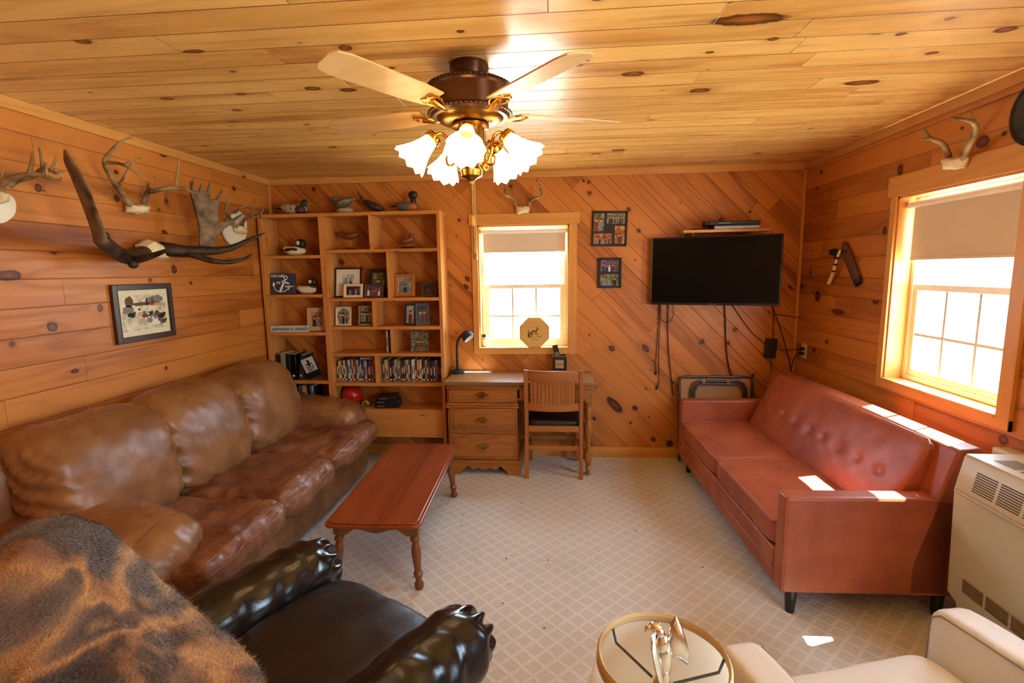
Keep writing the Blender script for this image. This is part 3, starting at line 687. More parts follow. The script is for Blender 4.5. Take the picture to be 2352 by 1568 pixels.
def fbl(p, q):
    x = p.x
    top = .96 if x < -.72 else (.96-.25*(x+.72)/.57 if x < -.15 else .71-.10*(x+.15)/.45)
    r = Vector(p); f = (p.z-.30)/.70; r.z = .36+(top-.36)*max(0, f)
    r.y -= .10*max(0, r.z-.45)
    d = .035*fbm(Vector((p.x, p.y*1.2, p.z*.6)), 3.2, 2)+.012*fbm(p, 9, 2)
    r += q*d
    if p.z < .60: r.z += .05*math.sin(7*p.x+9*p.y)
    return tuple(r)
bm_ = MB().sq((-.26, -.41, .60), (1.10, .48, .80), (3.0, 2.6, 2.4), 56, fbl)
bm_.f = [f for f in bm_.f if sum(bm_.v[i][2] for i in f)/4 > .44-.07*math.cos(5*bm_.v[f[0]][0])]
bm_.mi = [0]*len(bm_.f)
bo = bm_.obj('blanket_cloth', M_fur, bl, True, angle=180)
# short pile standing up from the cloth
rng = random.Random(3); fv = []; ff = []
me = bo.data
ar = [p.area for p in me.polygons]; tot = sum(ar); cnt = 26000
for p in me.polygons:
    k = cnt*p.area/tot; k = int(k)+(1 if rng.random() < k-int(k) else 0)
    vs = [me.vertices[i].co for i in p.vertices]; nn = p.normal
    if nn.dot(Vector((0, 0, 1))) < -.5: continue
    for _ in range(k):
        a, b = rng.random(), rng.random()
        c = (vs[0]*(1-a)+vs[1]*a)*(1-b)+(vs[3]*(1-a)+vs[2]*a)*b
        tip = c+nn*rng.uniform(.006, .014)+Vector((rng.uniform(-.007, .007), rng.uniform(-.007, .007), rng.uniform(-.009, .002)))
        sd = Vector((rng.uniform(-1, 1), rng.uniform(-1, 1), rng.uniform(-1, 1))).cross(nn).normalized()*.0011
        i = len(fv); fv += [tuple(c-nn*.001-sd), tuple(c-nn*.001+sd), tuple(tip)]; ff.append((i, i+1, i+2))
pm = MB(); pm.v = fv; pm.f = ff; pm.mi = [0]*len(ff)
pl = pm.obj('fur_pile', M_fur, bl); pl['kind'] = 'stuff'
# ------------------------------------------------------------------ cream armchair
ac = thing('cream_armchair', 'cream upholstered armchair with slab arms beside the wall heater', 'armchair', (3.416, -3.222, 0), math.radians(15.8))
def fac(p, q): return tuple(p+q*.003*fbm(p, 8, 2))
for sx in (-1, 1):
    am = MB().sq((sx*.36, 0, .325), (.125, .74, .55), (7, 16, 12), 22, fac).obj('arm', M_cream, ac, True, angle=180)
    MB().tube([(sx*.36-sx*.058, -.33, .585), (sx*.36-sx*.058, .33, .585), (sx*.36-sx*.056, .36, .56), (sx*.36-sx*.056, .366, .10)], .0022, 6).obj('seam', plain('cream_seam', '8C7F70', .9), am, True)
MB().bx(-.30, .30, -.33, .325, .08, .30).obj('base', M_cream, ac, bevel=.02, seg=3)
def fas(p, q):
    r = p+q*.004*fbm(p, 6, 2)
    if q.z > 0: r.z += .018*(1-abs(q.x)**3)*(1-abs(q.y)**3)
    return tuple(r)
MB().sq((0, .03, .37), (.60, .70, .17), (14, 10, 4), 26, fas).obj('seat_cushion', M_cream, ac, True, angle=180)
MB().sq((0, -.36, .55), (.84, .16, .70), (12, 5, 7), 18, fac).obj('backrest', M_cream, ac, True, angle=180)
for x, y in ((-.36, -.32), (.36, -.32), (-.36, .32), (.36, .32)):
    MB().lathe([(.015, 0), (.022, .06)], 12, MT(x, y, 0)).obj('leg', M_black, ac, True)
# ------------------------------------------------------------------ wall heater
ht = thing('wall_heater', 'cream metal gas wall heater with louvred vents beside the red couch', 'heater', (4.25, -2.6, 0))
pf = [(4.43, .05), (4.20, .05), (4.19, .18), (4.150, .235), (4.131, .70), (4.158, .84), (4.166, .848), (4.43, .848)]
Mh = Matrix(((1, 0, 0, 0), (0, 0, 1, 0), (0, 1, 0, 0), (0, 0, 0, 1)))
MB().prism(pf, -3.05, -2.15, Mh).obj('cabinet', M_creamp, ht, world=True, bevel=.005, seg=2)
MB().bx(4.162, 4.43, -3.045, -2.155, .846, .852).obj('top_plate', M_creamtop, ht, world=True, bevel=.002)
MB().tube([(4.128, -2.165, .695), (4.128, -3.04, .695)], .007, 8).obj('front_ridge', plain('heater_ridge', 'B3A17E', .4), ht, True, world=True)
for k in range(7):
    y1 = -2.232-k*.112; y0 = y1-.098
    g = MB()
    for i in range(9):
        z = .722+i*.0095; x = 4.1345+(z-.70)*.19; g.bx(x-.0035, x+.002, y0, y1, z, z+.0048)
    g.obj('front_grille', M_slot, ht, world=True)
    g = MB()
    for i in range(7):
        z = .285+i*.0085; x = 4.1485-(z-.235)*.04; g.bx(x-.0035, x+.002, y0, y1, z, z+.0042)
    g.obj('lower_grille', M_slot2, ht, world=True)
    g = MB()
    for i in range(8):
        x = 4.205+i*.011; g.bx(x, x+.0055, y0, y1, .8505, .8528)
    g.obj('top_grille', M_slot, ht, world=True)
cb = thing('control_box', 'small cream box on the wall behind the heater', 'wall box', (4.43, -2.05, .8))
MB().bx(4.372, W, -2.18, -2.015, .70, .835).obj('box_body', M_creamp, cb, world=True, bevel=.006)
MB().bx(4.368, 4.374, -2.17, -2.025, .705, .828).obj('box_cover', M_creamtop, cb, world=True, bevel=.004)
# ------------------------------------------------------------------ antlers (points measured in the room, metres)
MOOSE_LBEAM=[(0.07,-1.507,1.761),(0.15,-1.694,1.73),(0.22,-1.863,1.751),(0.29,-2.011,1.811)]
MOOSE_LPALM=[(0.29,-2.011,1.807),(0.31,-2.047,1.865),(0.33,-2.093,1.949),(0.345,-2.134,2.029),(0.355,-2.171,2.098),(0.36,-2.2,2.143),(0.36,-2.207,2.174)]
MOOSE_LTINE1=[(0.36,-2.162,2.053),(0.38,-2.191,2.102),(0.39,-2.213,2.139)]
MOOSE_LBROW=[(0.17,-1.718,1.715),(0.3,-1.765,1.726),(0.4,-1.778,1.751),(0.46,-1.763,1.777)]
MOOSE_LSTUB=[(0.28,-1.994,1.804),(0.32,-2.015,1.82),(0.34,-2.032,1.829)]
MOOSE_KNOB=[(0.17,-1.717,1.722),(0.21,-1.749,1.695)]
MOOSE_RPALM=[(0.179,-1.185,1.825),(0.19,-1.182,1.899),(0.192,-1.19,1.975),(0.188,-1.207,2.06),(0.182,-1.223,2.138),(0.195,-1.22,2.225),(0.197,-1.209,2.161),(0.214,-1.189,2.155),(0.231,-1.177,2.21),(0.232,-1.169,2.163),(0.244,-1.154,2.16),(0.263,-1.141,2.223),(0.257,-1.138,2.162),(0.253,-1.136,2.11),(0.271,-1.114,2.118),(0.291,-1.094,2.154),(0.306,-1.08,2.191),(0.295,-1.086,2.135),(0.278,-1.099,2.079),(0.27,-1.101,2.023),(0.269,-1.094,1.968),(0.313,-1.039,1.992),(0.383,-0.947,2.06),(0.33,-1.014,1.988),(0.286,-1.066,1.934),(0.257,-1.097,1.887),(0.243,-1.112,1.858),(0.241,-1.105,1.797),(0.185,-1.174,1.789)]
MOOSE_RBEAM=[(0.07,-1.364,1.792),(0.1,-1.302,1.789),(0.15,-1.263,1.778),(0.22,-1.21,1.787),(0.33,-1.152,1.785),(0.4,-1.049,1.845),(0.44,-0.854,1.92)]
MOOSE_RTINE=[(0.15,-1.275,1.773),(0.24,-1.245,1.739),(0.32,-1.213,1.711),(0.38,-1.107,1.718),(0.41,-1.036,1.744),(0.42,-0.999,1.769)]
MOOSE_SKULL=[(0.05,-1.515,1.811),(0.06,-1.452,1.845),(0.05,-1.31,1.8),(0.04,-1.308,1.728),(0.06,-1.499,1.736)]
DEER_SKULL=[(0.05,-1.558,2.035),(0.05,-1.421,2.045),(0.03,-1.405,1.994),(0.03,-1.543,1.987)]
DEER_L=[(0.05,-1.54,2.035),(0.09,-1.648,2.099),(0.12,-1.718,2.142),(0.15,-1.78,2.185),(0.17,-1.81,2.213),(0.2,-1.811,2.248),(0.22,-1.773,2.303),(0.23,-1.729,2.339),(0.235,-1.69,2.359)]
DEER_L2=[(0.17,-1.808,2.207),(0.22,-1.806,2.206),(0.27,-1.801,2.196),(0.32,-1.783,2.155),(0.34,-1.732,2.12)]
DEER_L2T=[(0.27,-1.801,2.196),(0.29,-1.781,2.215),(0.3,-1.721,2.246)]
DEER_LT=[(0.1,-1.649,2.127),(0.15,-1.67,2.167),(0.18,-1.676,2.201),(0.19,-1.659,2.241)]
DEER_R=[(0.05,-1.446,2.047),(0.08,-1.438,2.122),(0.12,-1.461,2.115),(0.17,-1.471,2.124),(0.21,-1.456,2.133),(0.24,-1.417,2.143),(0.28,-1.392,2.138),(0.31,-1.376,2.122),(0.33,-1.35,2.097),(0.34,-1.331,2.064)]
DEER_RT0=[(0.08,-1.438,2.122),(0.11,-1.462,2.154),(0.13,-1.467,2.172),(0.14,-1.439,2.206)]
DEER_RT1=[(0.24,-1.413,2.143),(0.25,-1.409,2.211),(0.25,-1.386,2.275),(0.25,-1.368,2.331)]
DEER_RT2=[(0.31,-1.368,2.123),(0.32,-1.378,2.172),(0.33,-1.367,2.211)]
PDEER_SKULL=[(0.06,-0.599,1.995),(0.06,-0.478,1.999),(0.05,-0.477,1.943),(0.05,-0.59,1.948)]
PDEER_L=[(0.06,-0.578,1.991),(0.08,-0.658,2.012),(0.11,-0.747,2.053),(0.13,-0.811,2.082),(0.15,-0.822,2.11),(0.17,-0.82,2.167),(0.18,-0.798,2.221)]
PDEER_L2=[(0.13,-0.802,2.077),(0.18,-0.77,2.067),(0.21,-0.788,2.092),(0.23,-0.76,2.113),(0.24,-0.704,2.138)]
PDEER_R=[(0.06,-0.516,2.006),(0.1,-0.556,2.047),(0.15,-0.545,2.06),(0.2,-0.499,2.073),(0.24,-0.452,2.04)]
PDEER_RT1=[(0.16,-0.539,2.06),(0.18,-0.543,2.134),(0.19,-0.508,2.216)]
PDEER_RT2=[(0.2,-0.499,2.073),(0.22,-0.497,2.112),(0.23,-0.467,2.155)]
PLAQUE_FAR=[(0.01,-0.532,2.113),(0.01,-0.679,1.986),(0.01,-0.68,1.907),(0.01,-0.591,1.854),(0.01,-0.435,1.913),(0.01,-0.406,2.077)]
NDEER_SKULL=[(0.06,-2.259,2.0),(0.06,-2.217,2.0),(0.04,-2.207,1.956),(0.04,-2.249,1.954)]
NDEER_R=[(0.06,-2.231,2.0),(0.09,-2.254,2.039),(0.14,-2.268,2.043),(0.18,-2.26,2.061),(0.22,-2.245,2.073),(0.27,-2.23,2.064),(0.3,-2.222,2.05),(0.32,-2.211,2.044),(0.34,-2.22,2.056)]
NDEER_RT1=[(0.22,-2.247,2.073),(0.23,-2.238,2.119),(0.23,-2.232,2.162)]
NDEER_RT2=[(0.28,-2.227,2.062),(0.29,-2.235,2.093),(0.3,-2.237,2.119)]
NDEER_RT0=[(0.09,-2.254,2.039),(0.12,-2.272,2.068),(0.13,-2.271,2.086)]
PLAQUE_NEAR=[(0.01,-2.22,2.007),(0.01,-2.265,1.936),(0.01,-2.262,1.881),(0.01,-2.215,1.872),(0.01,-2.159,1.92),(0.01,-2.155,1.988)]
WDEER_SKULL=[(2.144,-0.04,2.156),(2.262,-0.04,2.153),(2.254,-0.03,2.098),(2.146,-0.03,2.097)]
WDEER_L=[(2.151,-0.04,2.155),(2.136,-0.07,2.211),(2.1,-0.1,2.229),(2.06,-0.13,2.236),(2.07,-0.15,2.273),(2.089,-0.16,2.312),(2.107,-0.16,2.352)]
WDEER_LT=[(2.067,-0.13,2.239),(2.09,-0.15,2.246),(2.112,-0.16,2.254)]
WDEER_R=[(2.255,-0.04,2.153),(2.272,-0.07,2.201),(2.319,-0.1,2.212),(2.366,-0.13,2.221),(2.359,-0.15,2.265),(2.343,-0.16,2.318),(2.322,-0.16,2.369)]
WDEER_RT0=[(2.264,-0.06,2.195),(2.258,-0.08,2.227)]
WDEER_RT1=[(2.351,-0.12,2.222),(2.321,-0.15,2.233),(2.297,-0.16,2.252)]
WDEER_RT2=[(2.359,-0.14,2.253),(2.332,-0.17,2.283),(2.309,-0.18,2.309)]
RDEER_SKULL=[(4.397,-1.537,2.15),(4.397,-1.663,2.129),(4.417,-1.632,2.083),(4.417,-1.522,2.096)]
RDEER_L=[(4.397,-1.56,2.141),(4.357,-1.59,2.191),(4.307,-1.607,2.219),(4.267,-1.606,2.23),(4.247,-1.609,2.256),(4.237,-1.609,2.281)]
RDEER_LT=[(4.267,-1.612,2.229),(4.247,-1.592,2.23),(4.237,-1.561,2.242)]
RDEER_R=[(4.397,-1.643,2.127),(4.357,-1.735,2.176),(4.327,-1.801,2.209),(4.287,-1.845,2.234),(4.247,-1.856,2.246),(4.217,-1.843,2.257),(4.197,-1.826,2.264)]
RDEER_RT=[(4.287,-1.845,2.232),(4.277,-1.848,2.253),(4.267,-1.844,2.28)]

def shift(p, d): return [(x+d[0], y+d[1], z+d[2]) for x, y, z in p]
def taper(n, a, b, pw=1.0): return [a+(b-a)*(i/(n-1))**pw for i in range(n)]
def plate(poly, off, t, extra=None):
    """a bony plate: outline poly grown outwards from its centre, domed along off"""
    c = sum((Vector(p) for p in poly), Vector())/len(poly); n = len(poly); o = Vector(off)
    vs = [tuple(Vector(p)) for p in poly]+[tuple(c+(Vector(p)-c)*.8+o*t) for p in poly]+[tuple(c+(Vector(p)-c)*.35+o*t*1.35) for p in poly]+[tuple(Vector(p)-o*t*.6) for p in poly]
    fs = [tuple(range(2*n, 3*n)), tuple(range(4*n-1, 3*n-1, -1))]
    for i in range(n):
        j = (i+1) % n; fs += [(i, j, n+j, n+i), (n+i, n+j, 2*n+j, 2*n+i), (3*n+i, 3*n+j, j, i)]
    return MB().add(vs, fs)
def antler_mount(label, loc, skull, off, beams, mats, group=None, plaque=None, cat='antlers', sk_t=.03):
    t = thing('antler_mount', label, cat, loc, 0, group)
    rj = random.Random(len(label)); sk = []
    for i in range(4):
        p0, p1 = Vector(skull[i]), Vector(skull[(i+1) % 4])
        for k in range(4): sk.append(tuple(p0.lerp(p1, k/4)+Vector((0, rj.uniform(-.006, .006), rj.uniform(-.007, .007)))))
    s = plate(sk, off, sk_t).obj('skull_plate', M_bone, t, False, world=True, sub=0)
    for p in s.data.polygons: p.use_smooth = True
    for (nm, main, r0, r1, tines) in beams:
        b = MB().tube(main, taper(len(main), r0, r1, 1.2), 10, smooth=2).obj(nm, mats, t, True, world=True, angle=180)
        for tn, ra in tines:
            MB().tube(tn, taper(len(tn), ra, .0025), 8, smooth=2).obj('tine', mats, b, True, world=True, angle=180)
    if plaque:
        pl, d, th = plaque
        c = sum((Vector(p) for p in pl), Vector())/len(pl); n = len(pl); o = []
        for i in range(n):
            for k in range(4): 
                a, b, c_, e = (Vector(pl[(i+j-1) % n]) for j in range(4)); u_ = k/4
                o.append(.5*((2*b)+(c_-a)*u_+(2*a-5*b+4*c_-e)*u_**2+(3*b-a-3*c_+e)*u_**3))
        m = len(o); D = Vector(d)*th
        MB().add([tuple(q) for q in o]+[tuple(q+D) for q in o], [tuple(range(m)), tuple(range(2*m-1, m-1, -1))]+[(i, (i+1) % m, m+(i+1) % m, m+i) for i in range(m)]).obj('plaque', M_plq, t, world=True, bevel=.003)
    return t
antler_mount('large many-pointed deer antlers on a bare skull plate above the moose rack', (.0, -1.48, 2.0), DEER_SKULL, (1, 0, 0),
    [('antler', DEER_L, .017, .004, [(DEER_L2, .011), (DEER_L2T, .007), (DEER_LT, .009)]), ('antler', DEER_R, .017, .004, [(DEER_RT0, .008), (DEER_RT1, .010), (DEER_RT2, .008)])], M_ant)
antler_mount('deer antlers on an ivory plaque between the moose rack and the bookcase', (.0, -.55, 1.95), PDEER_SKULL, (1, 0, 0),
    [('antler', PDEER_L, .015, .004, [(PDEER_L2, .010)]), ('antler', PDEER_R, .015, .006, [(PDEER_RT1, .009), (PDEER_RT2, .007)])], M_ant, plaque=(PLAQUE_FAR, (1, 0, 0), .02))
mir = lambda p: [(x, -2.2*2-y-.03, z+.03) for x, y, z in p]
antler_mount('deer antlers on an ivory plaque cut by the picture edge beyond the moose rack', (.0, -2.2, 1.95), NDEER_SKULL, (1, 0, 0),
    [('antler', NDEER_R, .014, .005, [(NDEER_RT0, .007), (NDEER_RT1, .010), (NDEER_RT2, .008)]), ('antler', mir(NDEER_R), .014, .005, [(mir(NDEER_RT1), .010), (mir(NDEER_RT2), .008)])], M_ant, plaque=(PLAQUE_NEAR, (1, 0, 0), .02))
antler_mount('slim deer antlers on a skull plate standing on the back window head', (2.2, -.0, 2.1), WDEER_SKULL, (0, -1, 0),
    [('antler', WDEER_L, .013, .003, [(WDEER_LT, .006)]), ('antler', WDEER_R, .013, .003, [(WDEER_RT0, .006), (WDEER_RT1, .006), (WDEER_RT2, .006)])], M_ant, sk_t=.02)
antler_mount('short forked deer antlers on a skull plate above the window over the red couch', (W, -1.6, 2.05), RDEER_SKULL, (-1, 0, 0),
    [('antler', RDEER_L, .015, .004, [(RDEER_LT, .008)]), ('antler', RDEER_R, .016, .004, [(RDEER_RT, .008)])], M_ant)
ms = thing('moose_antlers', 'huge dark palmate moose antlers hung on the wall above the brown sofa', 'antlers', (0, -1.42, 1.8))
s = plate(MOOSE_SKULL, (1, 0, 0), .04).obj('skull_plate', M_bone, ms, world=True)
lb = MB().tube(MOOSE_LBEAM, [.045, .042, .036, .034], 12, smooth=2).obj('beam', M_moosed, ms, True, world=True, angle=180)
dL = Vector((.70, -.55, .1)); n_ = len(MOOSE_LPALM)
lp = MB().tube(MOOSE_LPALM, [.030, .022, .016, .013, .012, .009, .005], 14, flat=(dL, [.042, .065, .095, .105, .085, .05, .012]), smooth=2).obj('palm', M_moose, ms, True, world=True, angle=180)
MB().tube(MOOSE_LTINE1, [.018, .010, .003], 8, smooth=2).obj('tine', M_moose, lp, True, world=True, angle=180)
MB().tube(MOOSE_LBROW, [.024, .019, .013, .004], 8, smooth=2).obj('tine', M_moosed, lb, True, world=True, angle=180)
MB().tube(MOOSE_LSTUB, [.026, .020, .012], 8, smooth=1).obj('tine', M_moosed, lb, True, world=True, angle=180)
MB().tube(MOOSE_KNOB, [.024, .022], 10).sq(MOOSE_KNOB[1], (.05, .05, .05), 2, 6).obj('burr', M_moosed, lb, True, world=True, angle=180)
rb = MB().tube(MOOSE_RBEAM, [.045, .042, .036, .030, .022, .015, .003], 12, smooth=2).obj('beam', M_moosed, ms, True, world=True, angle=180)
MB().tube(MOOSE_RTINE, [.022, .020, .017, .014, .010, .003], 10, smooth=2).obj('tine', M_moosed, rb, True, world=True, angle=180)
nP = Vector((.75, -.62, .22)).normalized(); P_ = [Vector(p) for p in MOOSE_RPALM]; cP = sum(P_, Vector())/len(P_)
from mathutils.geometry import tessellate_polygon
n_ = len(P_); tr = tessellate_polygon([[Vector((p.y, p.z, 0)) for p in P_]])
vs = [tuple(p+nP*.013) for p in P_]+[tuple(p-nP*.013) for p in P_]
fs = [tuple(f) for f in tr]+[tuple(i+n_ for i in f[::-1]) for f in tr]+[(i, (i+1) % n_, n_+(i+1) % n_, n_+i) for i in range(n_)]
po = MB().add(vs, fs).obj('palm', M_moose, ms, world=True, bevel=.006)
# ------------------------------------------------------------------ framed pictures
PAL = [plain('print_'+n, c, .6, .3, nz=.15, nsc=60) for n, c in (('skin', 'C99874'), ('navy', '23304A'), ('red', '8E2A26'), ('green', '4B5E38'), ('white', 'D9D4C6'), ('dark', '1D1A18'), ('grey', '77746E'), ('brown', '5E4228'), ('tan', 'B49768'), ('blue', '6E8AA6'))]
def scene_mat(name, a, b, c, sc=30):
    n = N(name); P = n.P(); f = n.noise(P, sc, 4, .6, .4); return n.fin(n.ramp(f, (.32, hx(a)), (.5, hx(b)), (.66, hx(c))), .5, .3)
BG = {'wood': scene_mat('photo_forest', '2C3320', '6B6A44', 'A39C7C'), 'dark': scene_mat('photo_dark', '1C1512', '3A241C', '6E4A38'), 'sky': scene_mat('photo_sky', '7E93A8', 'A9B6BC', 'D5D6CE'),
      'purple': scene_mat('photo_purple', '2A2038', '5C3C5C', '8A6A8A'), 'warm': scene_mat('photo_warm', '6A3818', 'A0602E', 'C99A66'), 'grey': scene_mat('photo_grey', '4A4C4C', '75776F', 'A8A596'), 'snow': scene_mat('painting_snow', '8C8C7E', 'C9C4A6', 'DDD8BE', 18), 'camo': scene_mat('camo_frame', '2A2A1C', '6A6246', 'B0A58A', 60)}
BGK = list(BG)
def photo_mesh(w, h, bg, people, seed, z=0.0):
    r = random.Random(seed); m = MB(); mats = [BG[bg]]+PAL
    m.add([(-w/2, -h/2, z), (w/2, -h/2, z), (w/2, h/2, z), (-w/2, h/2, z)], [(0, 1, 2, 3)])
    for i in range(people):
        x = (-.5+(i+.5)/people)*w*.86+r.uniform(-.02, .02)*w; ht = h*r.uniform(.52, .74); b = -h/2+h*.02; ww = min(w*.8/people*.62, h*.26)
        z1 = z+.0004+.0002*(i % 3); m.cur = 1+r.choice((1, 2, 3, 4, 5, 6, 7, 9))
        m.add([(x-ww*.55, b, z1), (x+ww*.55, b, z1), (x+ww*.5, b+ht*.62, z1), (x+ww*.2, b+ht*.74, z1), (x-ww*.2, b+ht*.74, z1), (x-ww*.5, b+ht*.62, z1)], [(0, 1, 2, 3, 4, 5)])
        m.cur = 1; hr = ht*.14
        m.add([(x+hr*math.cos(a*PI/4), b+ht*.86+hr*1.15*math.sin(a*PI/4), z1+.0002) for a in range(8)], [tuple(range(8))])
        m.cur = 1+r.choice((5, 7, 7))
        m.add([(x+hr*1.1*math.cos(a*PI/6), b+ht*.88+hr*1.25*math.sin(a*PI/6), z1+.0003) for a in range(7)], [tuple(range(7))])
    return m, mats
def frame(label, M, w, h, bo, dp, mf, pics, group=None, mat=None, matm=None, cat='picture', name='picture_frame', oval=False, stand=False):
    """M: centre of the frame's back, local x right, y up, z towards the viewer"""
    t = thing(name, label, cat, tuple(M.translation), 0, group)
    m = MB()
    m.bx(-w/2, -w/2+bo, -h/2, h/2, 0, dp, M).bx(w/2-bo, w/2, -h/2, h/2, 0, dp, M).bx(-w/2+bo, w/2-bo, h/2-bo, h/2, 0, dp, M).bx(-w/2+bo, w/2-bo, -h/2, -h/2+bo, 0, dp, M)
    m.obj('frame_border', mf, t, world=True, bevel=min(.003, bo*.2))
    MB().bx(-w/2+bo*.6, w/2-bo*.6, -h/2+bo*.6, h/2-bo*.6, .001, dp*.45, M).obj('mat_board', matm or M_blackm, t, world=True)
    for k, (cx_, cy_, pw, ph, bg, np_, sd) in enumerate(pics):
        pm_, mats = photo_mesh(pw, ph, bg, np_, sd, dp*.45+.0012)
        if oval:
            pm_.v[0:4] = []; 
            q = MB(); q.add([(pw/2*math.cos(2*PI*a/24), ph/2*math.sin(2*PI*a/24), dp*.45+.0012) for a in range(24)], [tuple(range(24))])
            q.v += pm_.v; q.f += [tuple(i+20 for i in f) for f in pm_.f[1:]]; q.mi += pm_.mi[1:]; pm_ = q
        pm_.v = [tuple(M @ Vector((x+cx_, y+cy_, z))) for x, y, z in pm_.v]
        pm_.obj('photo', mats, t, world=True)
    if stand: MB().bx(-.012, .012, -h/2, h*.2, -.004, 0, M).obj('easel_back', M_blackm, t, world=True)
    return t
def facing(o, r, u): 
    o, r, u = Vector(o), Vector(r), Vector(u); z = r.cross(u)
    return Matrix(((r.x, u.x, z.x, o.x), (r.y, u.y, z.y, o.y), (r.z, u.z, z.z, o.z), (0, 0, 0, 1)))
M_dwood = plain('dark_frame_wood', hx('3A2018'), .35); M_goldl = plain('gilt_line', hx('8A6A3A'), .4, metal=.6)
ML = facing((.0, -1.478, 1.416), (0, 1, 0), (0, 0, 1))
hp = frame('square dark wooden framed winter hunting print on the wall under the moose antlers', ML, .44, .335, .032, .022, M_dwood, [], matm=plain('print_mat', 'D8D0AE', .7))
pm_ = MB(); pz = .0115
def blob(cx_, cy_, a, b, c, k=9, sd=0):
    r = random.Random(sd); pm_.cur = c
    pm_.add([(cx_+a*math.cos(2*PI*i/k)*r.uniform(.7, 1.15), cy_+b*math.sin(2*PI*i/k)*r.uniform(.7, 1.15), pz+.0002*(1+c % 5)+.00005*sd) for i in range(k)], [tuple(range(k))])
pm_.add([(-.165, -.105, pz), (.165, -.105, pz), (.165, .105, pz), (-.165, .105, pz)], [(0, 1, 2, 3)])
blob(-.105, .065, .032, .036, 8, 14, 3); blob(.09, .075, .07, .026, 7, 16, 4); blob(.0, .05, .12, .012, 8, 14, 5); blob(.10, .042, .06, .01, 9, 12, 6)
blob(-.12, .02, .045, .03, 7, 14, 7)
for i, (x, y, a) in enumerate(((-.06, .01, .026), (-.03, -.012, .03), (0, -.02, .028), (.03, -.012, .03), (.06, -.03, .034), (.09, -.012, .03), (.12, -.03, .034), (.075, -.065, .035), (-.02, -.045, .026), (.13, -.065, .03), (-.1, -.01, .03), (.03, -.05, .03))):
    blob(x, y, a*.9, a*.55, (5, 1, 8, 6, 7, 8, 6)[i % 7], 9, 20+i); blob(x+a*.7, y+a*.35, a*.35, a*.3, (6, 8, 5)[i % 3], 8, 40+i)
for x in (.018, .062): blob(x, .058, .006, .022, 6, 8, 60); blob(x, .083, .004, .005, 8, 7, 61)
blob(.05, .05, .024, .01, 3, 9, 62)
pm_.v = [tuple(ML @ Vector(p)) for p in pm_.v]
pm_.obj('print', [BG['snow']]+PAL, hp, world=True)
MB().bx(-.19, .19, -.1375, -.134, .012, .0235, ML).bx(-.19, .19, .134, .1375, .012, .0235, ML).bx(-.19, -.1865, -.134, .134, .012, .0235, ML).bx(.1865, .19, -.134, .134, .012, .0235, ML).obj('inner_bead', plain('inner_bead', '1C100C', .4), hp, world=True)
WB = lambda x, z, y=0.0, rz=0: facing((x, y, z), (math.cos(rz), 0, math.sin(rz)), (-math.sin(rz), 0, math.cos(rz)))
frame('square black collage frame with four photos on the diagonal boards', WB(2.916, 1.961, 0, -.03), .288, .284, .016, .018, M_blackm,
      [(-.087, .052, .085, .145, 'wood', 2, 1), (.05, .083, .148, .085, 'grey', 6, 2), (-.052, -.083, .150, .092, 'warm', 5, 3), (.087, -.048, .085, .145, 'warm', 1, 4)], 'black photo frames on the back wall', matm=M_blackm)
frame('narrow black frame with two stacked photos beside the television', WB(2.921, 1.60, 0), .195, .25, .018, .018, M_blackm,
      [(0, .058, .15, .095, 'purple', 5, 5), (0, -.058, .15, .095, 'wood', 3, 6)], 'black photo frames on the back wall', matm=M_blackm)
# ------------------------------------------------------------------ bookcase
bk = thing('bookcase', 'tall open pine bookcase with offset shelves in the back corner', 'bookcase', (.78, -.13, 0))
BF, BB = -.25, -.006
for x0, x1, z1 in ((.024, .054, 2.09), (.541, .566, 2.09), (.566, .588, 2.09), (1.522, 1.55, 2.09)):
    MB().bx(x0, x1, BF, BB, 0, z1).obj('side_panel', M_sz, bk, world=True, bevel=.002)
MB().bx(.024, 1.55, BF, BB, 2.09, 2.118).obj('top_board', M_sx, bk, world=True, bevel=.002)
for z in (1.769, 1.446, 1.127, .711, .47): MB().bx(.054, .541, BF, BB, z-.013, z+.013).obj('shelf', M_sx, bk, world=True, bevel=.002)
for z in (1.808, 1.411, 1.174, .948, .693): MB().bx(.588, 1.522, BF, BB, z-.013, z+.013).obj('shelf', M_sx, bk, world=True, bevel=.002)
for x, z0, z1 in ((.962, 1.821, 2.09), (1.096, 1.424, 1.795), (.956, 1.187, 1.398), (1.100, .961, 1.161), (.956, .706, .935)):
    MB().bx(x, x+.026, BF+.002, BB, z0, z1).obj('divider', M_sz, bk, world=True, bevel=.002)
MB().bx(.588, 1.522, BF+.002, BB, .458, .478).obj('ledge', M_sx, bk, world=True, bevel=.002)
MB().bx(.588, 1.522, BF, BF+.02, .236, .458).obj('front_panel', M_sx, bk, world=True, bevel=.002)
# ---- things on the bookcase
lean = lambda x, y, z, h, a=.16, rz=0.0: Matrix.Translation((x, y, z)) @ Matrix.Rotation(rz, 4, 'Z') @ Matrix.Rotation(PI/2-a, 4, 'X') @ Matrix.Translation((0, h/2, 0))
M_fw = plain('pale_frame', 'D8C8A6', .5); M_fb = plain('black_frame', '1A1714', .4); M_fbr = plain('brown_frame', '4A3526', .5); M_fo = plain('orange_wood_frame', 'A5622E', .4); M_fblue = plain('slate_blue_frame', '2A3440', .5)
M_ivmat = plain('ivory_mat', 'E0DCCB', .7)
g = 'photo frames on the bookcase'
frame('large black photo frame with a wide white mat on the second bookcase shelf', lean(.710, -.125, 1.425, .25), .235, .25, .012, .016, M_fb, [(.0, .02, .10, .10, 'sky', 2, 11)], g, matm=M_ivmat)
frame('small pale wooden landscape frame leaning in front of the white-matted black frame', lean(.785, -.205, 1.425, .115, .2), .165, .115, .018, .014, M_fw, [(0, 0, .115, .072, 'dark', 2, 12)], g, matm=M_fw)
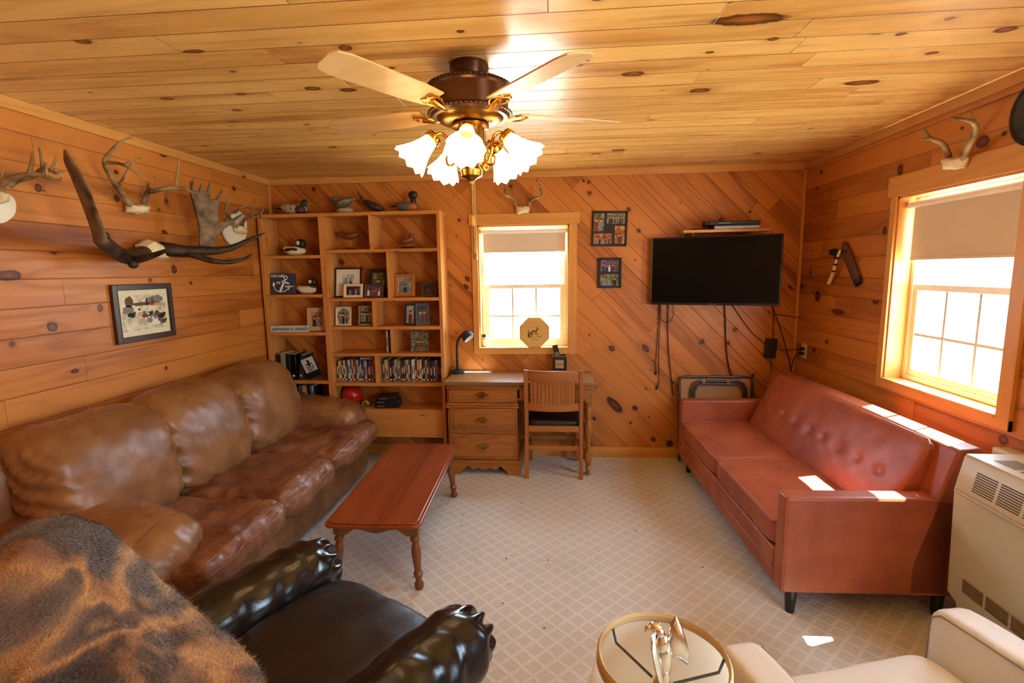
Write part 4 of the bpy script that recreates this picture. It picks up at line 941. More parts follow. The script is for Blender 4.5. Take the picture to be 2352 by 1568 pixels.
frame('tall black frame with a woman and dog photo against the shelf divider', lean(.972, -.125, 1.425, .24, .2), .155, .24, .026, .014, M_fb, [(0, 0, .10, .175, 'wood', 1, 13)], g)
frame('brown landscape frame with a family photo before the tall black frame', lean(.962, -.205, 1.425, .11, .22), .165, .11, .014, .014, M_fbr, [(0, 0, .135, .082, 'purple', 4, 14)], g)
frame('upright orange wooden frame with a dog photo on the second bookcase shelf', lean(1.212, -.15, 1.425, .19, .15), .175, .19, .03, .015, M_fo, [(0, 0, .105, .125, 'grey', 1, 15)], g, matm=M_fw)
frame('small dark wooden frame beside the orange wooden frame', lean(1.413, -.13, 1.425, .125, .15), .14, .125, .022, .014, M_fbr, [(0, 0, .095, .08, 'dark', 0, 16)], g)
frame('cream frame with an oval family portrait on the middle bookcase shelf', lean(.672, -.17, 1.188, .158, .15), .138, .158, .012, .012, M_fw, [(0, 0, .105, .135, 'grey', 3, 17)], g, matm=M_fw, oval=True)
frame('narrow beige frame with a group photo beside the shelf divider', lean(.868, -.17, 1.188, .165, .15), .128, .165, .013, .012, plain('beige_frame', '9C8768', .5), [(0, 0.01, .10, .125, 'wood', 4, 18)], g)
db = thing('hinged_frame', 'dark blue hinged double photo frame on the middle bookcase shelf', 'picture', (1.3, -.16, 1.188), 0, g)
for sx, sd, bg in ((-1, 19, 'sky'), (1, 20, 'dark')):
    q = lean(1.305+sx*.052, -.165+.0, 1.188, .18, .1, sx*.35); w_ = .112; h_ = .18
    m = MB().bx(-w_/2, w_/2, -h_/2, h_/2, 0, .006, q)
    lf = m.bx(-w_/2, -w_/2+.016, -h_/2, h_/2, .006, .012, q).bx(w_/2-.016, w_/2, -h_/2, h_/2, .006, .012, q).bx(-w_/2+.016, w_/2-.016, h_/2-.016, h_/2, .006, .012, q).bx(-w_/2+.016, w_/2-.016, -h_/2, -h_/2+.016, .006, .012, q).obj('frame_leaf', M_fblue, db, world=True)
    pm_, mats = photo_mesh(w_-.034, h_-.034, bg, 1 if sx < 0 else 2, sd, .0072); pm_.v = [tuple(q @ Vector(p)) for p in pm_.v]; pm_.obj('photo', mats, lf, world=True)
frame('wide pale wooden frame with a close-up portrait leaning on the case upright', lean(.432, -.16, 1.141, .20, .13, .12), .165, .20, .034, .016, plain('oat_frame', 'C0A57C', .5), [(0, 0, .09, .125, 'warm', 2, 21)], g, matm=M_fw)
frame('camouflage photo frame with a group picture above the DVD row', lean(1.318, -.15, .962, .17, .14), .15, .17, .03, .014, BG['camo'], [(0, 0, .092, .112, 'wood', 4, 22)], g)
M_sign = plain('navy_sign_paint', '2E3B4C', .6)
sg_ = thing('anchor_sign', 'square navy sign with a white anchor and white lettering', 'sign', (.168, -.17, 1.459))
q = lean(.168, -.17, 1.460, .172, .10); MB().bx(-.105, .105, -.086, .086, 0, .03, q).obj('sign_block', M_sign, sg_, world=True, bevel=.003)
a_ = MB(); wz = .0305
def strip(pts, w0, w1, z=wz, d=.0012):
    n = len(pts); vs = []
    for i, (x, y) in enumerate(pts):
        p0, p1 = pts[max(i-1, 0)], pts[min(i+1, n-1)]; dx, dy = p1[0]-p0[0], p1[1]-p0[1]; l = math.hypot(dx, dy) or 1; w_ = (w0+(w1-w0)*i/(n-1))/2
        vs += [(x-dy/l*w_, y+dx/l*w_, z), (x+dy/l*w_, y-dx/l*w_, z)]
    return MB().add(vs, [(2*i, 2*i+1, 2*i+3, 2*i+2) for i in range(n-1)])
for m in (strip([(.03+.014*math.cos(t*PI/8), .05+.014*math.sin(t*PI/8)) for t in range(17)], .008, .008), strip([(.024, .037), (-.022, -.066)], .016, .02), strip([(-.005, .022), (.058, .0)], .014, .014),
          strip([(-.078, .0), (-.074, -.03), (-.055, -.058), (-.022, -.07), (.02, -.064), (.048, -.042), (.058, -.03)], .006, .006), strip([(-.084, -.018), (-.078, .012), (-.066, -.012)], .012, .012), strip([(.038, -.03), (.062, -.022), (.052, -.05)], .01, .01)):
    a_.add(m.v, m.f, q)
a_.obj('anchor_emblem', M_white, sg_, world=True)
RM = ROOT[sg_.name].inverted()
text('lettering', 'YOU ARE', .029, M_white, sg_, RM @ q @ MT(-.042, .064, .0306), bold=True)
text('lettering', 'my', .03, M_white, sg_, RM @ q @ MT(-.035, .012, .0306), bold=True); text('lettering', 'Anchor', .026, M_white, sg_, RM @ q @ MT(.056, -.022, .0312), shear=.35)
bs = thing('word_block', 'long pale block sign with black script lettering on the left bookcase shelf', 'sign', (.2, -.2, 1.141))
q = lean(.224, -.225, 1.141, .056, .02, .03); MB().bx(-.162, .162, -.028, .028, 0, .025, q).obj('block', plain('pale_blue_paint', 'B9C2C4', .6), bs, world=True, bevel=.002)
text('lettering', 'adventure awaits', .046, M_blackm, bs, ROOT[bs.name].inverted() @ q @ MT(0.01, .002, .0255), shear=.35)
# ---- decoys
def bird(label, loc, rz, ln, body, head, bill, col, ups=0.0, group='bird carvings on the bookcase', tilt=0.0, name='duck_decoy', chest=None, hr=.16, hp=(.36, .36), base=None, stick=0.0, patch=None, wing=None, billm=None, bl=.14):
    """carved bird along +x; ln its length"""
    t = thing(name, label, 'decoy', loc, rz, group); z0 = ups
    def fbd(p, q):
        r = Vector(p); k = (q.x+1)/2
        r.y *= .55+.45*math.sin(PI*min(1, .15+k*.8)); r.z += ln*.10*max(0, -q.x)**2
        if q.z < 0 and not stick: r.z = max(r.z, z0+.001)
        return tuple(r)
    hgt = ln*.34
    T = Matrix.Translation((0, 0, z0)) @ Matrix.Rotation(-tilt, 4, 'Y') @ Matrix.Translation((0, 0, -z0))
    b = MB().sq((0, 0, z0+hgt/2), (ln*.86, ln*.40, hgt), 2.3, 12, fbd)
    b = MB().add(b.v, b.f, T).obj('body', body, t, True, angle=180)
    h = MB().sq((ln*hp[0], 0, z0+ln*hp[1]), (ln*hr*1.35, ln*hr*.9, ln*hr*1.15), 2.2, 8).tube([(ln*.26, 0, z0+ln*.18), (ln*(hp[0]-.02), 0, z0+ln*(hp[1]-.02))], [ln*.12, ln*.075], 10)
    h = MB().add(h.v, h.f, T).obj('head', head, t, True, angle=180)
    m = MB().tube([(ln*(hp[0]+.05), 0, z0+ln*(hp[1]-.01)), (ln*(hp[0]+.05+bl*.6), 0, z0+ln*(hp[1]-.04)), (ln*(hp[0]+.05+bl), 0, z0+ln*(hp[1]-.05))], [ln*.035, ln*.022, ln*.008], 8, None)
    MB().add(m.v, m.f, T).obj('bill', billm or bill, t, True)
    m = MB().sq((-ln*.46, 0, z0+hgt*.62), (ln*.22, ln*.14, ln*.06), 2.2, 6); MB().add(m.v, m.f, T).obj('tail', col, t, True)
    if chest: m = MB().sq((ln*.20, 0, z0+hgt*.45), (ln*.42, ln*.385, hgt*.96), 2.2, 10, (lambda p, q: (p.x, p.y, max(p.z, z0+.001)) if not stick else tuple(p))); MB().add(m.v, m.f, T).obj('breast', chest, t, True, angle=180)
    if patch:
        for sy in (-1, 1): m = MB().sq((ln*(hp[0]-.05), sy*ln*hr*.40, z0+ln*(hp[1]+.02)), (ln*.15, ln*.07, ln*.17), 2, 6); MB().add(m.v, m.f, T).obj('cheek_patch', patch, t, True)
    if wing:
        for sy in (-1, 1): m = MB().sq((-ln*.06, sy*ln*.165, z0+hgt*.62), (ln*.52, ln*.07, hgt*.42), 2.2, 8); MB().add(m.v, m.f, T).obj('wing', wing, t, True)
    if stick: MB().tube([(0, 0, .012), (0, 0, z0+hgt*.2)], .0028, 8).obj('stand_rod', M_brass, t, True)
    if base: MB().sq((0, 0, base[1][2]/2), base[1], base[2], 10).obj('base', base[0], t, True, angle=180)
    return t
c_ = {k: plain('decoy_'+k, v, .5) for k, v in dict(green='1F3A2A', grey='8E8870', brown='4A2C1C', dark='1B1714', white='D8CDB0', tan='9A7A4E', orange='B5622A', bill='B08C50', rust='6A3A1E', slate='5A5850').items()}
def speck(name, a, b, sc, th):
    n = N(name); f = n.ss(n.noise(n.P(), sc, 2), th-.03, th+.03); return n.fin(n.mix(f, hx(a), hx(b)), .5)
c_['vermi'] = speck('decoy_vermiculated', 'C2B894', '5A5240', 120, .55); c_['spot'] = speck('decoy_spotted', 'B5642C', '2A160C', 140, .62)
bird('mallard decoy with green head on top of the bookcase', (.29, -.14, 2.118), 0, .265, c_['vermi'], c_['green'], c_['bill'], c_['dark'], chest=c_['brown'], hp=(.36, .37), hr=.17)
bird('spotted orange-breasted duck decoy with a black head on top of the bookcase', (1.255, -.14, 2.118), 0, .235, c_['slate'], c_['dark'], c_['dark'], c_['dark'], chest=c_['spot'], hp=(.24, .58), hr=.24, bl=.10)
tb = bird('grey shorebird carving standing on a pale rock on top of the bookcase', (.735, -.14, 2.118), PI, .19, c_['slate'], c_['slate'], c_['dark'], c_['grey'], ups=.055, tilt=-.25, wing=c_['grey'], name='shorebird_carving', hp=(.36, .44), hr=.2, stick=1, base=(plain('pale_rock', 'B4A68C', .8, bump=.5), (.14, .09, .05), 2.4))
tl = bird('slim dark upland bird carving with a long raised tail on top of the bookcase', (.95, -.10, 2.118), 0, .19, speck('upland_feathers', '4A2C1A', '1E120A', 90, .5), c_['brown'], c_['dark'], c_['brown'], tilt=-.35, name='bird_carving', hp=(.36, .22), hr=.13, ups=.03)
MB().tube([(-.06, 0, .085), (-.09, 0, .13), (-.125, 0, .185)], [.018, .010, .003], 8, smooth=1).obj('tail_feathers', c_['brown'], tl, True)
bird('black and white crested merganser decoy on the top left bookcase shelf', (.275, -.15, 1.782), 0, .225, c_['white'], c_['dark'], c_['dark'], c_['dark'], hp=(.26, .44), hr=.30, patch=c_['white'], wing=c_['dark'], bl=.16)
bird('plump white bufflehead decoy with black and white head beside the anchor sign', (.356, -.15, 1.459), 0, .20, c_['white'], c_['dark'], c_['dark'], c_['white'], hp=(.28, .50), hr=.30, patch=c_['white'], bl=.06)
bird('dark brown curlew carving on a thin brass rod in the upper bookcase', (.765, -.15, 1.821), PI, .165, c_['rust'], c_['rust'], c_['brown'], c_['rust'], ups=.085, stick=1, base=(c_['brown'], (.06, .05, .019), 4), name='shorebird_carving', hp=(.42, .40), hr=.15, bl=.26)
bird('reddish carved woodcock with a long bill on a dark oval base', (1.255, -.15, 1.821), 0, .15, plain('carved_red_wood', '7A3E1E', .45), plain('carved_red_wood_b', '7A3E1E', .45), c_['tan'], c_['rust'], ups=.04, stick=1, base=(c_['dark'], (.115, .07, .019), 2.6), name='woodcock_carving', tilt=.35, hp=(.34, .34), hr=.22, bl=.36)
# ---- discs and books
DV = {n: plain('case_'+n, c, .4, nz=.3, nsc=90) for n, c in (('black', '17181A'), ('charcoal', '2E2E30'), ('white', 'C9C4B6'), ('cream', 'B59B72'), ('grey', '6E6C66'), ('navy', '25324A'), ('red', '7E2420'), ('yellow', 'C9A548'), ('orange', 'D08A3A'), ('brown', '5A3C26'), ('green', '46523A'), ('blue', '4A6478'))}
M_ink = plain('spine_ink', '20201E', .6); M_inkw = plain('spine_ink_white', 'CFCBC0', .6); M_inkr = plain('spine_ink_red', 'A03A2C', .6)
ORD = 'first second third fourth fifth sixth seventh eighth ninth tenth eleventh twelfth thirteenth fourteenth fifteenth sixteenth seventeenth eighteenth nineteenth twentieth twenty-first twenty-second twenty-third twenty-fourth twenty-fifth twenty-sixth twenty-seventh twenty-eighth twenty-ninth thirtieth thirty-first thirty-second thirty-third thirty-fourth thirty-fifth thirty-sixth thirty-seventh thirty-eighth'.split()
def disc_row(x0, x1, z, y, cols, where, group, hts=.19, lean0=0, seed=1, start='upright'):
    r = random.Random(seed); x = x0; i = 0
    while i < len(cols) and x < x1-.008:
        c = cols[i]; w_ = .0145 if c != 'orange' else .028
        w_ = min(w_, x1-x); h = hts*r.uniform(.93, 1.0)
        an = .10 if i < lean0 else 0.0
        t = thing('dvd_case', f'{ORD[i]} DVD case from {start}, {c} spine, {where}', 'DVD', (x, y+.006*r.random(), z), 0, group)
        Q = Matrix.Rotation(-an, 4, 'Y') @ Matrix.Translation((0, 0, w_*math.sin(an)))
        MB().bx(0, w_*.95, 0, .135, 0, h, Q).obj('case', DV[c], t, bevel=.001)
        ink = M_ink if c in ('white', 'cream', 'yellow', 'orange', 'grey') else (M_inkw if r.random() < .75 else M_inkr)
        s = MB(); zz = h*r.uniform(.25, .4); s.bx(w_*.25, w_*.7, -.0007, .0005, zz, zz+h*r.uniform(.25, .45), Q).bx(w_*.12, w_*.85, -.0006, .0005, h*.04, h*.12, Q)
        s.obj('spine_label', ink, t)
        x += w_*1.0/math.cos(an)+.0002; i += 1
LC = 'black yellow yellow black white charcoal grey white brown cream red brown white charcoal blue navy grey white black charcoal red brown cream brown charcoal black'.split()
disc_row(.592, .953, .706, -.185, LC, 'left half of the DVD shelf', 'DVD cases on the left half of the DVD shelf', seed=3, start='the upright')
RC = 'green charcoal cream cream brown black black charcoal white grey cream brown charcoal charcoal grey yellow green charcoal white white black orange white black charcoal cream red charcoal black charcoal navy grey charcoal black green'.split()
disc_row(.986, 1.518, .706, -.185, RC, 'in the row by the desk', 'DVD cases on the right half of the DVD shelf', seed=5, start='the short divider')
td = thing('dvd_case', 'white DVD case lying flat on top of the left DVD row', 'DVD', (.88, -.12, .898)); MB().bx(-.075, .07, -.068, .068, 0, .014).obj('case', DV['white'], td, bevel=.001); MB().bx(-.05, .05, -.0688, -.067, .004, .010).obj('spine_label', M_ink, td)
HC = 'black black white white white white charcoal blue black black grey brown orange cream black charcoal grey white black'.split()
disc_row(.10, .45, .483, -.20, HC, 'behind the brown sofa arm', 'DVD cases behind the sofa arm', seed=9, start='the wall end')
for i, (x, c, lb_) in enumerate(((1.050, 'white', 'thin white-spined DVD case alone by the middle shelf divider'), (1.066, 'black', 'thin black-spined DVD case between the white one and the divider'), (1.082, 'charcoal', 'charcoal DVD case touching the divider on the middle shelf'))):
    t = thing('dvd_case', lb_, 'DVD', (x, -.205, .961), 0, 'DVD cases on the middle shelf'); MB().bx(0, .0142, 0, .135, 0, .185).obj('case', DV[c], t, bevel=.001); MB().bx(.004, .010, -.0007, .0005, .05, .13).obj('spine_label', M_ink if c == 'white' else M_inkr, t)
def book(label, x, w_, h, c, an=0.0, dp=.17, y=-.215, ink=M_inkw, z=.724):
    t = thing('book', label, 'book', (x, y, z), 0, 'books on the left bookcase shelf'); Q = Matrix.Rotation(an, 4, 'Y')
    Q = Matrix.Translation((0, 0, 0)) @ Q
    MB().bx(0, w_, 0, dp, 0, h, Q).obj('cover', c, t, bevel=.002)
    MB().bx(.003, w_-.003, .004, dp-.003, h-.001, h+.0015, Q).obj('page_block', plain('book_pages', 'CDBE9C', .8), t)
    MB().bx(w_*.3, w_*.7, -.0008, .0006, h*.12, h*.2, Q).obj('spine_label', ink, t)
book('slim black binder at the wall end of the left bookcase shelf', .075, .036, .225, DV['black'])
book('pale grey album standing between two black binders', .113, .04, .232, plain('album_grey', '8E8468', .6), ink=M_ink)
book('black binder beside the pale grey album', .155, .038, .228, DV['black'])
book('glossy black binder in the middle of the book row', .196, .05, .222, plain('gloss_black', '0C0C0E', .15))
book('black book leaning under the film case', .262, .035, .215, DV['charcoal'], .14, z=.7305)
gt = thing('dvd_case', 'leaning DVD case with a figure and black block lettering on a pale cover', 'DVD', (.352, -.20, .728)); 
MB().bx(-.063, .063, -.014, -.001, 0, .185, Matrix.Translation((.055, 0, .02)) @ Matrix.Rotation(-.38, 4, 'Y')).obj('front_case', DV['black'], gt, bevel=.001)
Qf = Matrix.Translation((.055, -.0145, .02)) @ Matrix.Rotation(-.38, 4, 'Y')
MB().bx(-.056, .056, -.0006, .0004, .055, .178, Qf).obj('cover_sheet', DV['white'], gt)
MB().bx(-.010, .010, -.0012, 0, .105, .15, Qf).bx(-.03, .03, -.0012, 0, .118, .128, Qf).bx(-.014, .014, -.0012, 0, .15, .158, Qf).obj('cover_figure', M_ink, gt)
FT = Matrix.Rotation(PI/2, 4, 'X')
text('lettering', 'TRUE', .030, M_ink, gt, Qf @ MT(0, -.001, .094) @ FT, bold=True); text('lettering', 'GRIT', .030, M_ink, gt, Qf @ MT(0, -.001, .070) @ FT, bold=True)
rbll = thing('red_ball', 'glossy red ball on the lower bookcase ledge behind the sofa arm', 'ball', (.69, -.12, .478)); MB().sq((0, 0, .09), (.18, .18, .18), 2, 12).obj('ball', plain('glossy_red', 'B01C18', .15), rbll, True, angle=180)
ty = thing('gear_pile', 'shiny metal and yellow fishing tackle beside the stacked black boxes', 'tackle', (.83, -.16, .478))
for i in range(7):
    a = i*2.4; MB().tube([(.05*math.cos(a)*.6, .03*math.sin(a), .008), (.04*math.cos(a+1), .03*math.sin(a+1), .03+.008*i % .04), (.055*math.cos(a+2), .03*math.sin(a+2), .012+.01*(i % 3))], .006, 8, smooth=2).obj(('metal_loop', 'yellow_strap')[i % 3 == 1], (M_chrome, plain('yellow_strap', 'B59A2A', .4))[i % 3 == 1], ty, True)
for i, (dz, w_, lb_) in enumerate(((0, .2, 'lowest black media box of the stack on the bookcase ledge'), (.034, .2, 'second black media box of the stack on the bookcase ledge'), (.068, .165, 'topmost smaller black media box on the bookcase ledge'))):
    t = thing('media_box', lb_, 'box', (1.02, -.135, .478+dz), .08 if i < 2 else .16, 'black boxes stacked on the bookcase ledge'); MB().bx(-w_/2, w_/2, -.075, .075, 0, .033).obj('box', M_black, t, bevel=.003); MB().bx(-w_/2+.02, -w_/2+.08, -.0758, -.074, .012, .02).obj('label_strip', plain('faded_label', '6A6660', .6), t)

for o in list(S.objects):                       # everything set on the bookcase rests just clear of the board under it
    if o.parent is None and o.get('category') in ('decoy', 'DVD', 'book', 'box', 'ball', 'tackle', 'sign', 'picture') and o.location.x < 1.6 and o.location.y > -.3 and o.location.x > .03: o.location.z += .0014
# ------------------------------------------------------------------ ceiling fan with its light kit
FC = (2.13, -2.2)
fan = thing('ceiling_fan', 'bronze ceiling fan with pale blades and five glowing glass shades', 'ceiling fan', (FC[0], FC[1], H))
L0 = lambda z: MT(FC[0], FC[1], z)
MB().lathe([(.075, 2.44), (.078, 2.425), (.070, 2.395), (.060, 2.355)], 28, L0(0)).obj('canopy', M_bronze, fan, True, world=True)
MB().lathe([(.06, 2.365), (.150, 2.362), (.160, 2.355), (.160, 2.345), (.153, 2.338), (.153, 2.262), (.160, 2.255), (.160, 2.245), (.150, 2.236), (.06, 2.234)], 40, L0(0)).obj('motor_housing', plain('motor_bronze', hx('5C3820'), .28, .5, .5), fan, True, world=True)
for z in (2.350, 2.250):
    m = MB()
    for k in range(54): a = 2*PI*k/54; m.sq((FC[0]+.161*math.cos(a), FC[1]+.161*math.sin(a), z), (.0195, .0195, .011), 2, 2)
    m.obj('beaded_rim', M_bronze, fan, True, world=True)
MB().lathe([(.135, 2.236), (.120, 2.222), (.075, 2.214), (.06, 2.214)], 36, L0(0)).obj('filigree_plate', M_brass, fan, True, world=True)
M_blade = wood('pale_blade_wood', X, Y, hx('D8B47A'), hx('BE9456'), hx('9C6E36'), knots=0, vary=.2, streak=.3, rough=.3)
for k in range(5):
    a = math.radians(22+72*k); Q = MT(FC[0], FC[1], 2.262, 0, 0, a) @ Matrix.Rotation(math.radians(11), 4, 'X')
    po = [(.20, -.052), (.30, -.062), (.60, -.066), (.645, -.055), (.66, -.03), (.66, .03), (.645, .055), (.60, .066), (.30, .062), (.20, .052)]
    b = MB().prism(po, -.003, .003, Q).obj('blade', M_blade, fan, world=True, bevel=.001)
    Qi = MT(FC[0], FC[1], 2.246, 0, 0, a)
    i_ = MB().tube([(.12, 0, 0), (.16, 0, -.004), (.21, 0, .008)], [.012, .010, .012], 8, M=Qi)
    for s_ in (-1, 1): i_.tube([(.15, 0, -.002), (.18, s_*.03, .002), (.22, s_*.04, .010), (.25, s_*.022, .012), (.235, 0, .010)], .005, 8, M=Qi, smooth=1)
    i_.obj('blade_iron', M_bright, fan, True, world=True)
MB().lathe([(.056, 2.216), (.075, 2.210), (.075, 2.200), (.056, 2.196), (.056, 2.125), (.064, 2.115), (.05, 2.09), (.03, 2.078), (.034, 2.05), (.045, 2.035), (.042, 2.012), (.02, 2.002), (.008, 1.992), (.008, 1.984)], 28, L0(0)).obj('switch_housing', M_brass, fan, True, world=True)
def shade_mat():
    n = N('glowing_glass'); P = n.P(); z = n.dot(P, (0, 0, 1))
    n.b.inputs['Base Color'].default_value = (.95, .85, .65, 1); n.b.inputs['Roughness'].default_value = .3
    n.b.inputs['Emission Color'].default_value = (1.0, .67, .33, 1); n.b.inputs['Emission Strength'].default_value = LAMP
    return n.m
M_glow = shade_mat()
for k, deg in enumerate((130, 202, 274, 346, 58)):
    a = math.radians(deg); R_ = lambda r, z: (FC[0]+r*math.cos(a), FC[1]+r*math.sin(a), z)
    arm = MB().tube([R_(.045, 2.10), R_(.06, 2.06), R_(.085, 2.07), R_(.088, 2.13), R_(.105, 2.168), R_(.135, 2.172), R_(.152, 2.152)], .0065, 8, smooth=2)
    arm.tube([R_(.055, 2.07), R_(.085, 2.045), R_(.105, 2.065), R_(.095, 2.09), R_(.08, 2.082), R_(.086, 2.068)], .0045, 8, smooth=2)
    ar = arm.obj('light_arm', M_bright, fan, True, world=True)
    d = Vector((math.cos(a)*.72, math.sin(a)*.72, -.70)).normalized(); Q = dirM(R_(.148, 2.156), d)
    MB().lathe([(.014, -.012), (.030, -.006), (.034, .004), (.034, .018), (.030, .020)], 20, Q).obj('fitter', M_bright, ar, True, world=True)
    prof = [(.028, .012), (.030, .03), (.036, .055), (.046, .085), (.058, .110), (.068, .128), (.073, .138)]
    vs = []; fs = []; n = 40
    for lay in (0, 1):
        for i, (r, z) in enumerate(prof if lay == 0 else prof[::-1]):
            for j in range(n):
                t = 2*PI*j/n; rr = (r-.003*lay)*(1+.05*max(0, (z-.07)/.068)*math.cos(10*t)); vs.append((rr*math.cos(t), rr*math.sin(t), z+.006*max(0, (z-.09)/.048)*math.cos(10*t)))
    m_ = 2*len(prof)
    for i in range(m_-1):
        for j in range(n): fs.append((i*n+j, i*n+(j+1) % n, (i+1)*n+(j+1) % n, (i+1)*n+j))
    MB().add(vs, fs, Q).obj('glass_shade', M_glow, ar, True, world=True, angle=180)
m = MB()
for i in range(36): m.sq((FC[0], FC[1], 1.984-i*.0036), (.0036, .0036, .0036), 2, 2)
pc = m.obj('pull_chain', M_bright, fan, True, world=True)
MB().lathe([(.003, 1.856), (.006, 1.85), (.0105, 1.828), (.011, 1.818), (.007, 1.814)], 14, L0(0)).obj('chain_pull', plain('amber_wood_pull', 'C98A34', .3), pc, True, world=True)
m = MB()
for i in range(22): m.sq((FC[0]+.062, FC[1]-.02, 2.19-i*.0055), (.004, .004, .004), 2, 2)
m.obj('pull_chain', M_bronze, fan, True, world=True)
# ------------------------------------------------------------------ television, shelf, boxes
tv = thing('television', 'large flat black television swung out from the back wall', 'television', (3.70, -.215, 1.606), math.radians(-19.2))
MB().bx(-.473, .473, -.012, .03, -.268, .268).bx(-.25, .25, .03, .055, -.18, .12).obj('housing', M_black, tv, bevel=.006)
MB().bx(-.462, .462, -.0138, -.011, -.250, .258).obj('screen', M_screen, tv)
MB().bx(-.473, -.464, -.015, -.011, -.26, .26).obj('bezel_edge', M_steel, tv)
text('brand_lettering', 'SAMSUNG', .011, plain('bezel_grey', '8A8A8A', .5), tv, MT(0, -.0125, -.260, PI/2), ext=.0004)
MB().sq((-.42, -.0125, -.26), (.006, .003, .006), 2, 4).obj('power_light', plain('red_led', 'B01810', .3), tv)
ar_ = MB().tube([(0, .05, 0), (.03, .13, 0)], .018, 8).tube([(.03, .13, 0), (-.02, .205, 0)], .016, 8).obj('wall_arm', M_blackm, tv)
sh = thing('wall_shelf', 'small pine shelf above the television', 'shelf', (3.79, -.1, 1.91))
MB().bx(3.46, 4.115, -.225, 0, 1.902, 1.922).obj('shelf_board', M_tx, sh, world=True, bevel=.002)
for x in (3.56, 4.0): MB().prism([(0, 0), (-.13, 0), (0, -.09)], -.008, .008, Matrix(((0, 0, 1, x), (1, 0, 0, 0), (0, 1, 0, 1.902), (0, 0, 0, 1)))).obj('bracket', M_tx, sh, world=True)
dvp = thing('disc_player', 'slim silver and black disc player on the shelf over the television', 'player', (3.87, -.11, 1.922), math.radians(-3))
MB().bx(-.17, .17, -.095, .09, 0, .035).obj('player_case', M_black, dvp, bevel=.004); MB().bx(-.165, .165, -.098, -.094, .004, .026).obj('front_panel', plain('silver_panel', hx('8C9498'), .3, metal=.7), dvp)
stb = thing('cable_box', 'black cable box with a rounded end on top of the disc player', 'cable box', (3.86, -.10, 1.957), math.radians(-3))
MB().bx(-.20, .19, -.085, .09, 0, .032).lathe([(.03, 0), (.032, .006), (.032, .022), (.03, .028)], 18, MT(-.205, -.06, .002)).obj('box_case', M_black, stb, bevel=.004); MB().bx(-.12, -.03, -.0866, -.084, .012, .018).obj('display_strip', plain('display_grey', '7A868A', .3), stb)
pk = thing('remote_sensor', 'tiny black puck on the shelf beside the cable box', 'sensor', (3.60, -.13, 1.922)); MB().bx(-.045, .045, -.03, .03, 0, .016).obj('puck', M_black, pk, bevel=.004); MB().tube([(-.045, 0, .006), (-.10, -.05, .004), (-.15, -.105, -.02), (-.165, -.11, -.05)], .0025, 6, smooth=1).obj('lead', M_cord, pk, True)
# ------------------------------------------------------------------ cords, outlet
g = 'cords hanging under the television'
def cord(label, pts, r=.0035, end=None, dx=0):
    t = thing('black_cable', label, 'cord', tuple(pts[0]), 0, g); MB().tube(pts, r, 7, smooth=2).obj('cable', M_cord, t, True, world=True, angle=180)
    if end: q = Vector(pts[-1]); p = Vector(pts[-2]); d = (q-p).normalized(); MB().tube([tuple(q-d*.005), tuple(q+d*.03)], .007, 8).obj('plug', M_cord, t, True, world=True)
y = -.014
cord('thin black cord hanging furthest from the outlet, ending in a plug', [(3.332, y, 1.36), (3.331, y, 1.111), (3.312, y, .851), (3.318, y, .765)], .003, 1)
cord('thin black cord with a kinked lower end hanging beside the looped one', [(3.347, y-.008, 1.36), (3.341, y, 1.111), (3.338, y, .813), (3.352, y, .681), (3.335, y, .635)], .003, 1)
cord('thicker black cord hanging straight down from the television to the folding table side', [(3.407, y, 1.36), (3.408, y, 1.037), (3.440, y, .776), (3.468, y, .56)], .0045)
cord('black cord hanging in a loop under the television corner', [(3.343, y-.012, 1.34), (3.335, y-.012, 1.239), (3.364, y-.012, 1.195), (3.404, y-.012, 1.18), (3.439, y-.012, 1.209), (3.451, y-.012, 1.274), (3.439, y-.012, 1.34)], .003)
cord('black cord dropping from mid television to the folded table', [(3.86, y, 1.36), (3.881, y, 1.072), (3.890, y, .962), (3.909, y, .832), (3.945, y, .72)], .005)
cord('black cord slanting from the television to the power adapter', [(3.902, y, 1.36), (4.046, y, 1.143), (4.137, y, 1.052), (4.205, y, .995)], .003)
cord('long black cord slanting past the adapter to the corner behind the couch', [(4.213, y-.02, 1.36), (4.258, y-.03, 1.243), (4.348, y-.03, .997), (4.415, y-.03, .748)], .004)
cord('short black cord running level from the television to the corner', [(4.258, y-.04, 1.247), (4.386, y-.03, 1.228), (4.44, y-.02, 1.216)], .003)
cord('black cord from the wall outlet down behind the couch', [(4.425, -.155, .944), (4.40, -.12, .93), (4.405, -.06, .85), (4.40, -.05, .745)], .004)
pb = thing('power_adapter', 'black power adapter brick hanging on its cord by the corner', 'adapter', (4.24, -.03, .965))
MB().bx(4.197, 4.283, -.045, -.008, .885, 1.045, MT(4.24, 0, .965, 0, math.radians(4)) @ MT(-4.24, 0, -.965)).obj('brick', M_black, pb, world=True, bevel=.005)
MB().tube([(4.262, y, 1.04), (4.255, y, 1.178), (4.254, y, 1.268), (4.226, y, 1.36)], .003, 7, smooth=2).tube([(4.248, y, .89), (4.256, y, .83), (4.262, y, .77)], .003, 7).tube([(4.285, y-.005, .955), (4.36, y-.002, .945), (4.42, -.10, .968), (4.425, -.155, .973)], .003, 7, smooth=2).obj('lead', M_cord, pb, True, world=True)
ou = thing('wall_outlet', 'ivory wall outlet with two black plugs by the corner behind the red couch', 'outlet', (W, -.16, .965))
MB().bx(W-.006, W, -.197, -.122, .905, 1.022).obj('cover_plate', plain('ivory_plate', 'D9CFA8', .4), ou, world=True, bevel=.002)
for z in (.983, .945): MB().bx(W-.04, W-.005, -.172, -.148, z-.012, z+.010).obj('plug', M_black, ou, world=True, bevel=.004)
st = thing('hanging_stick', 'thin pale wooden stick with dark dots hanging on the wall beside the back window', 'stick', (1.80, -.03, 2.1))
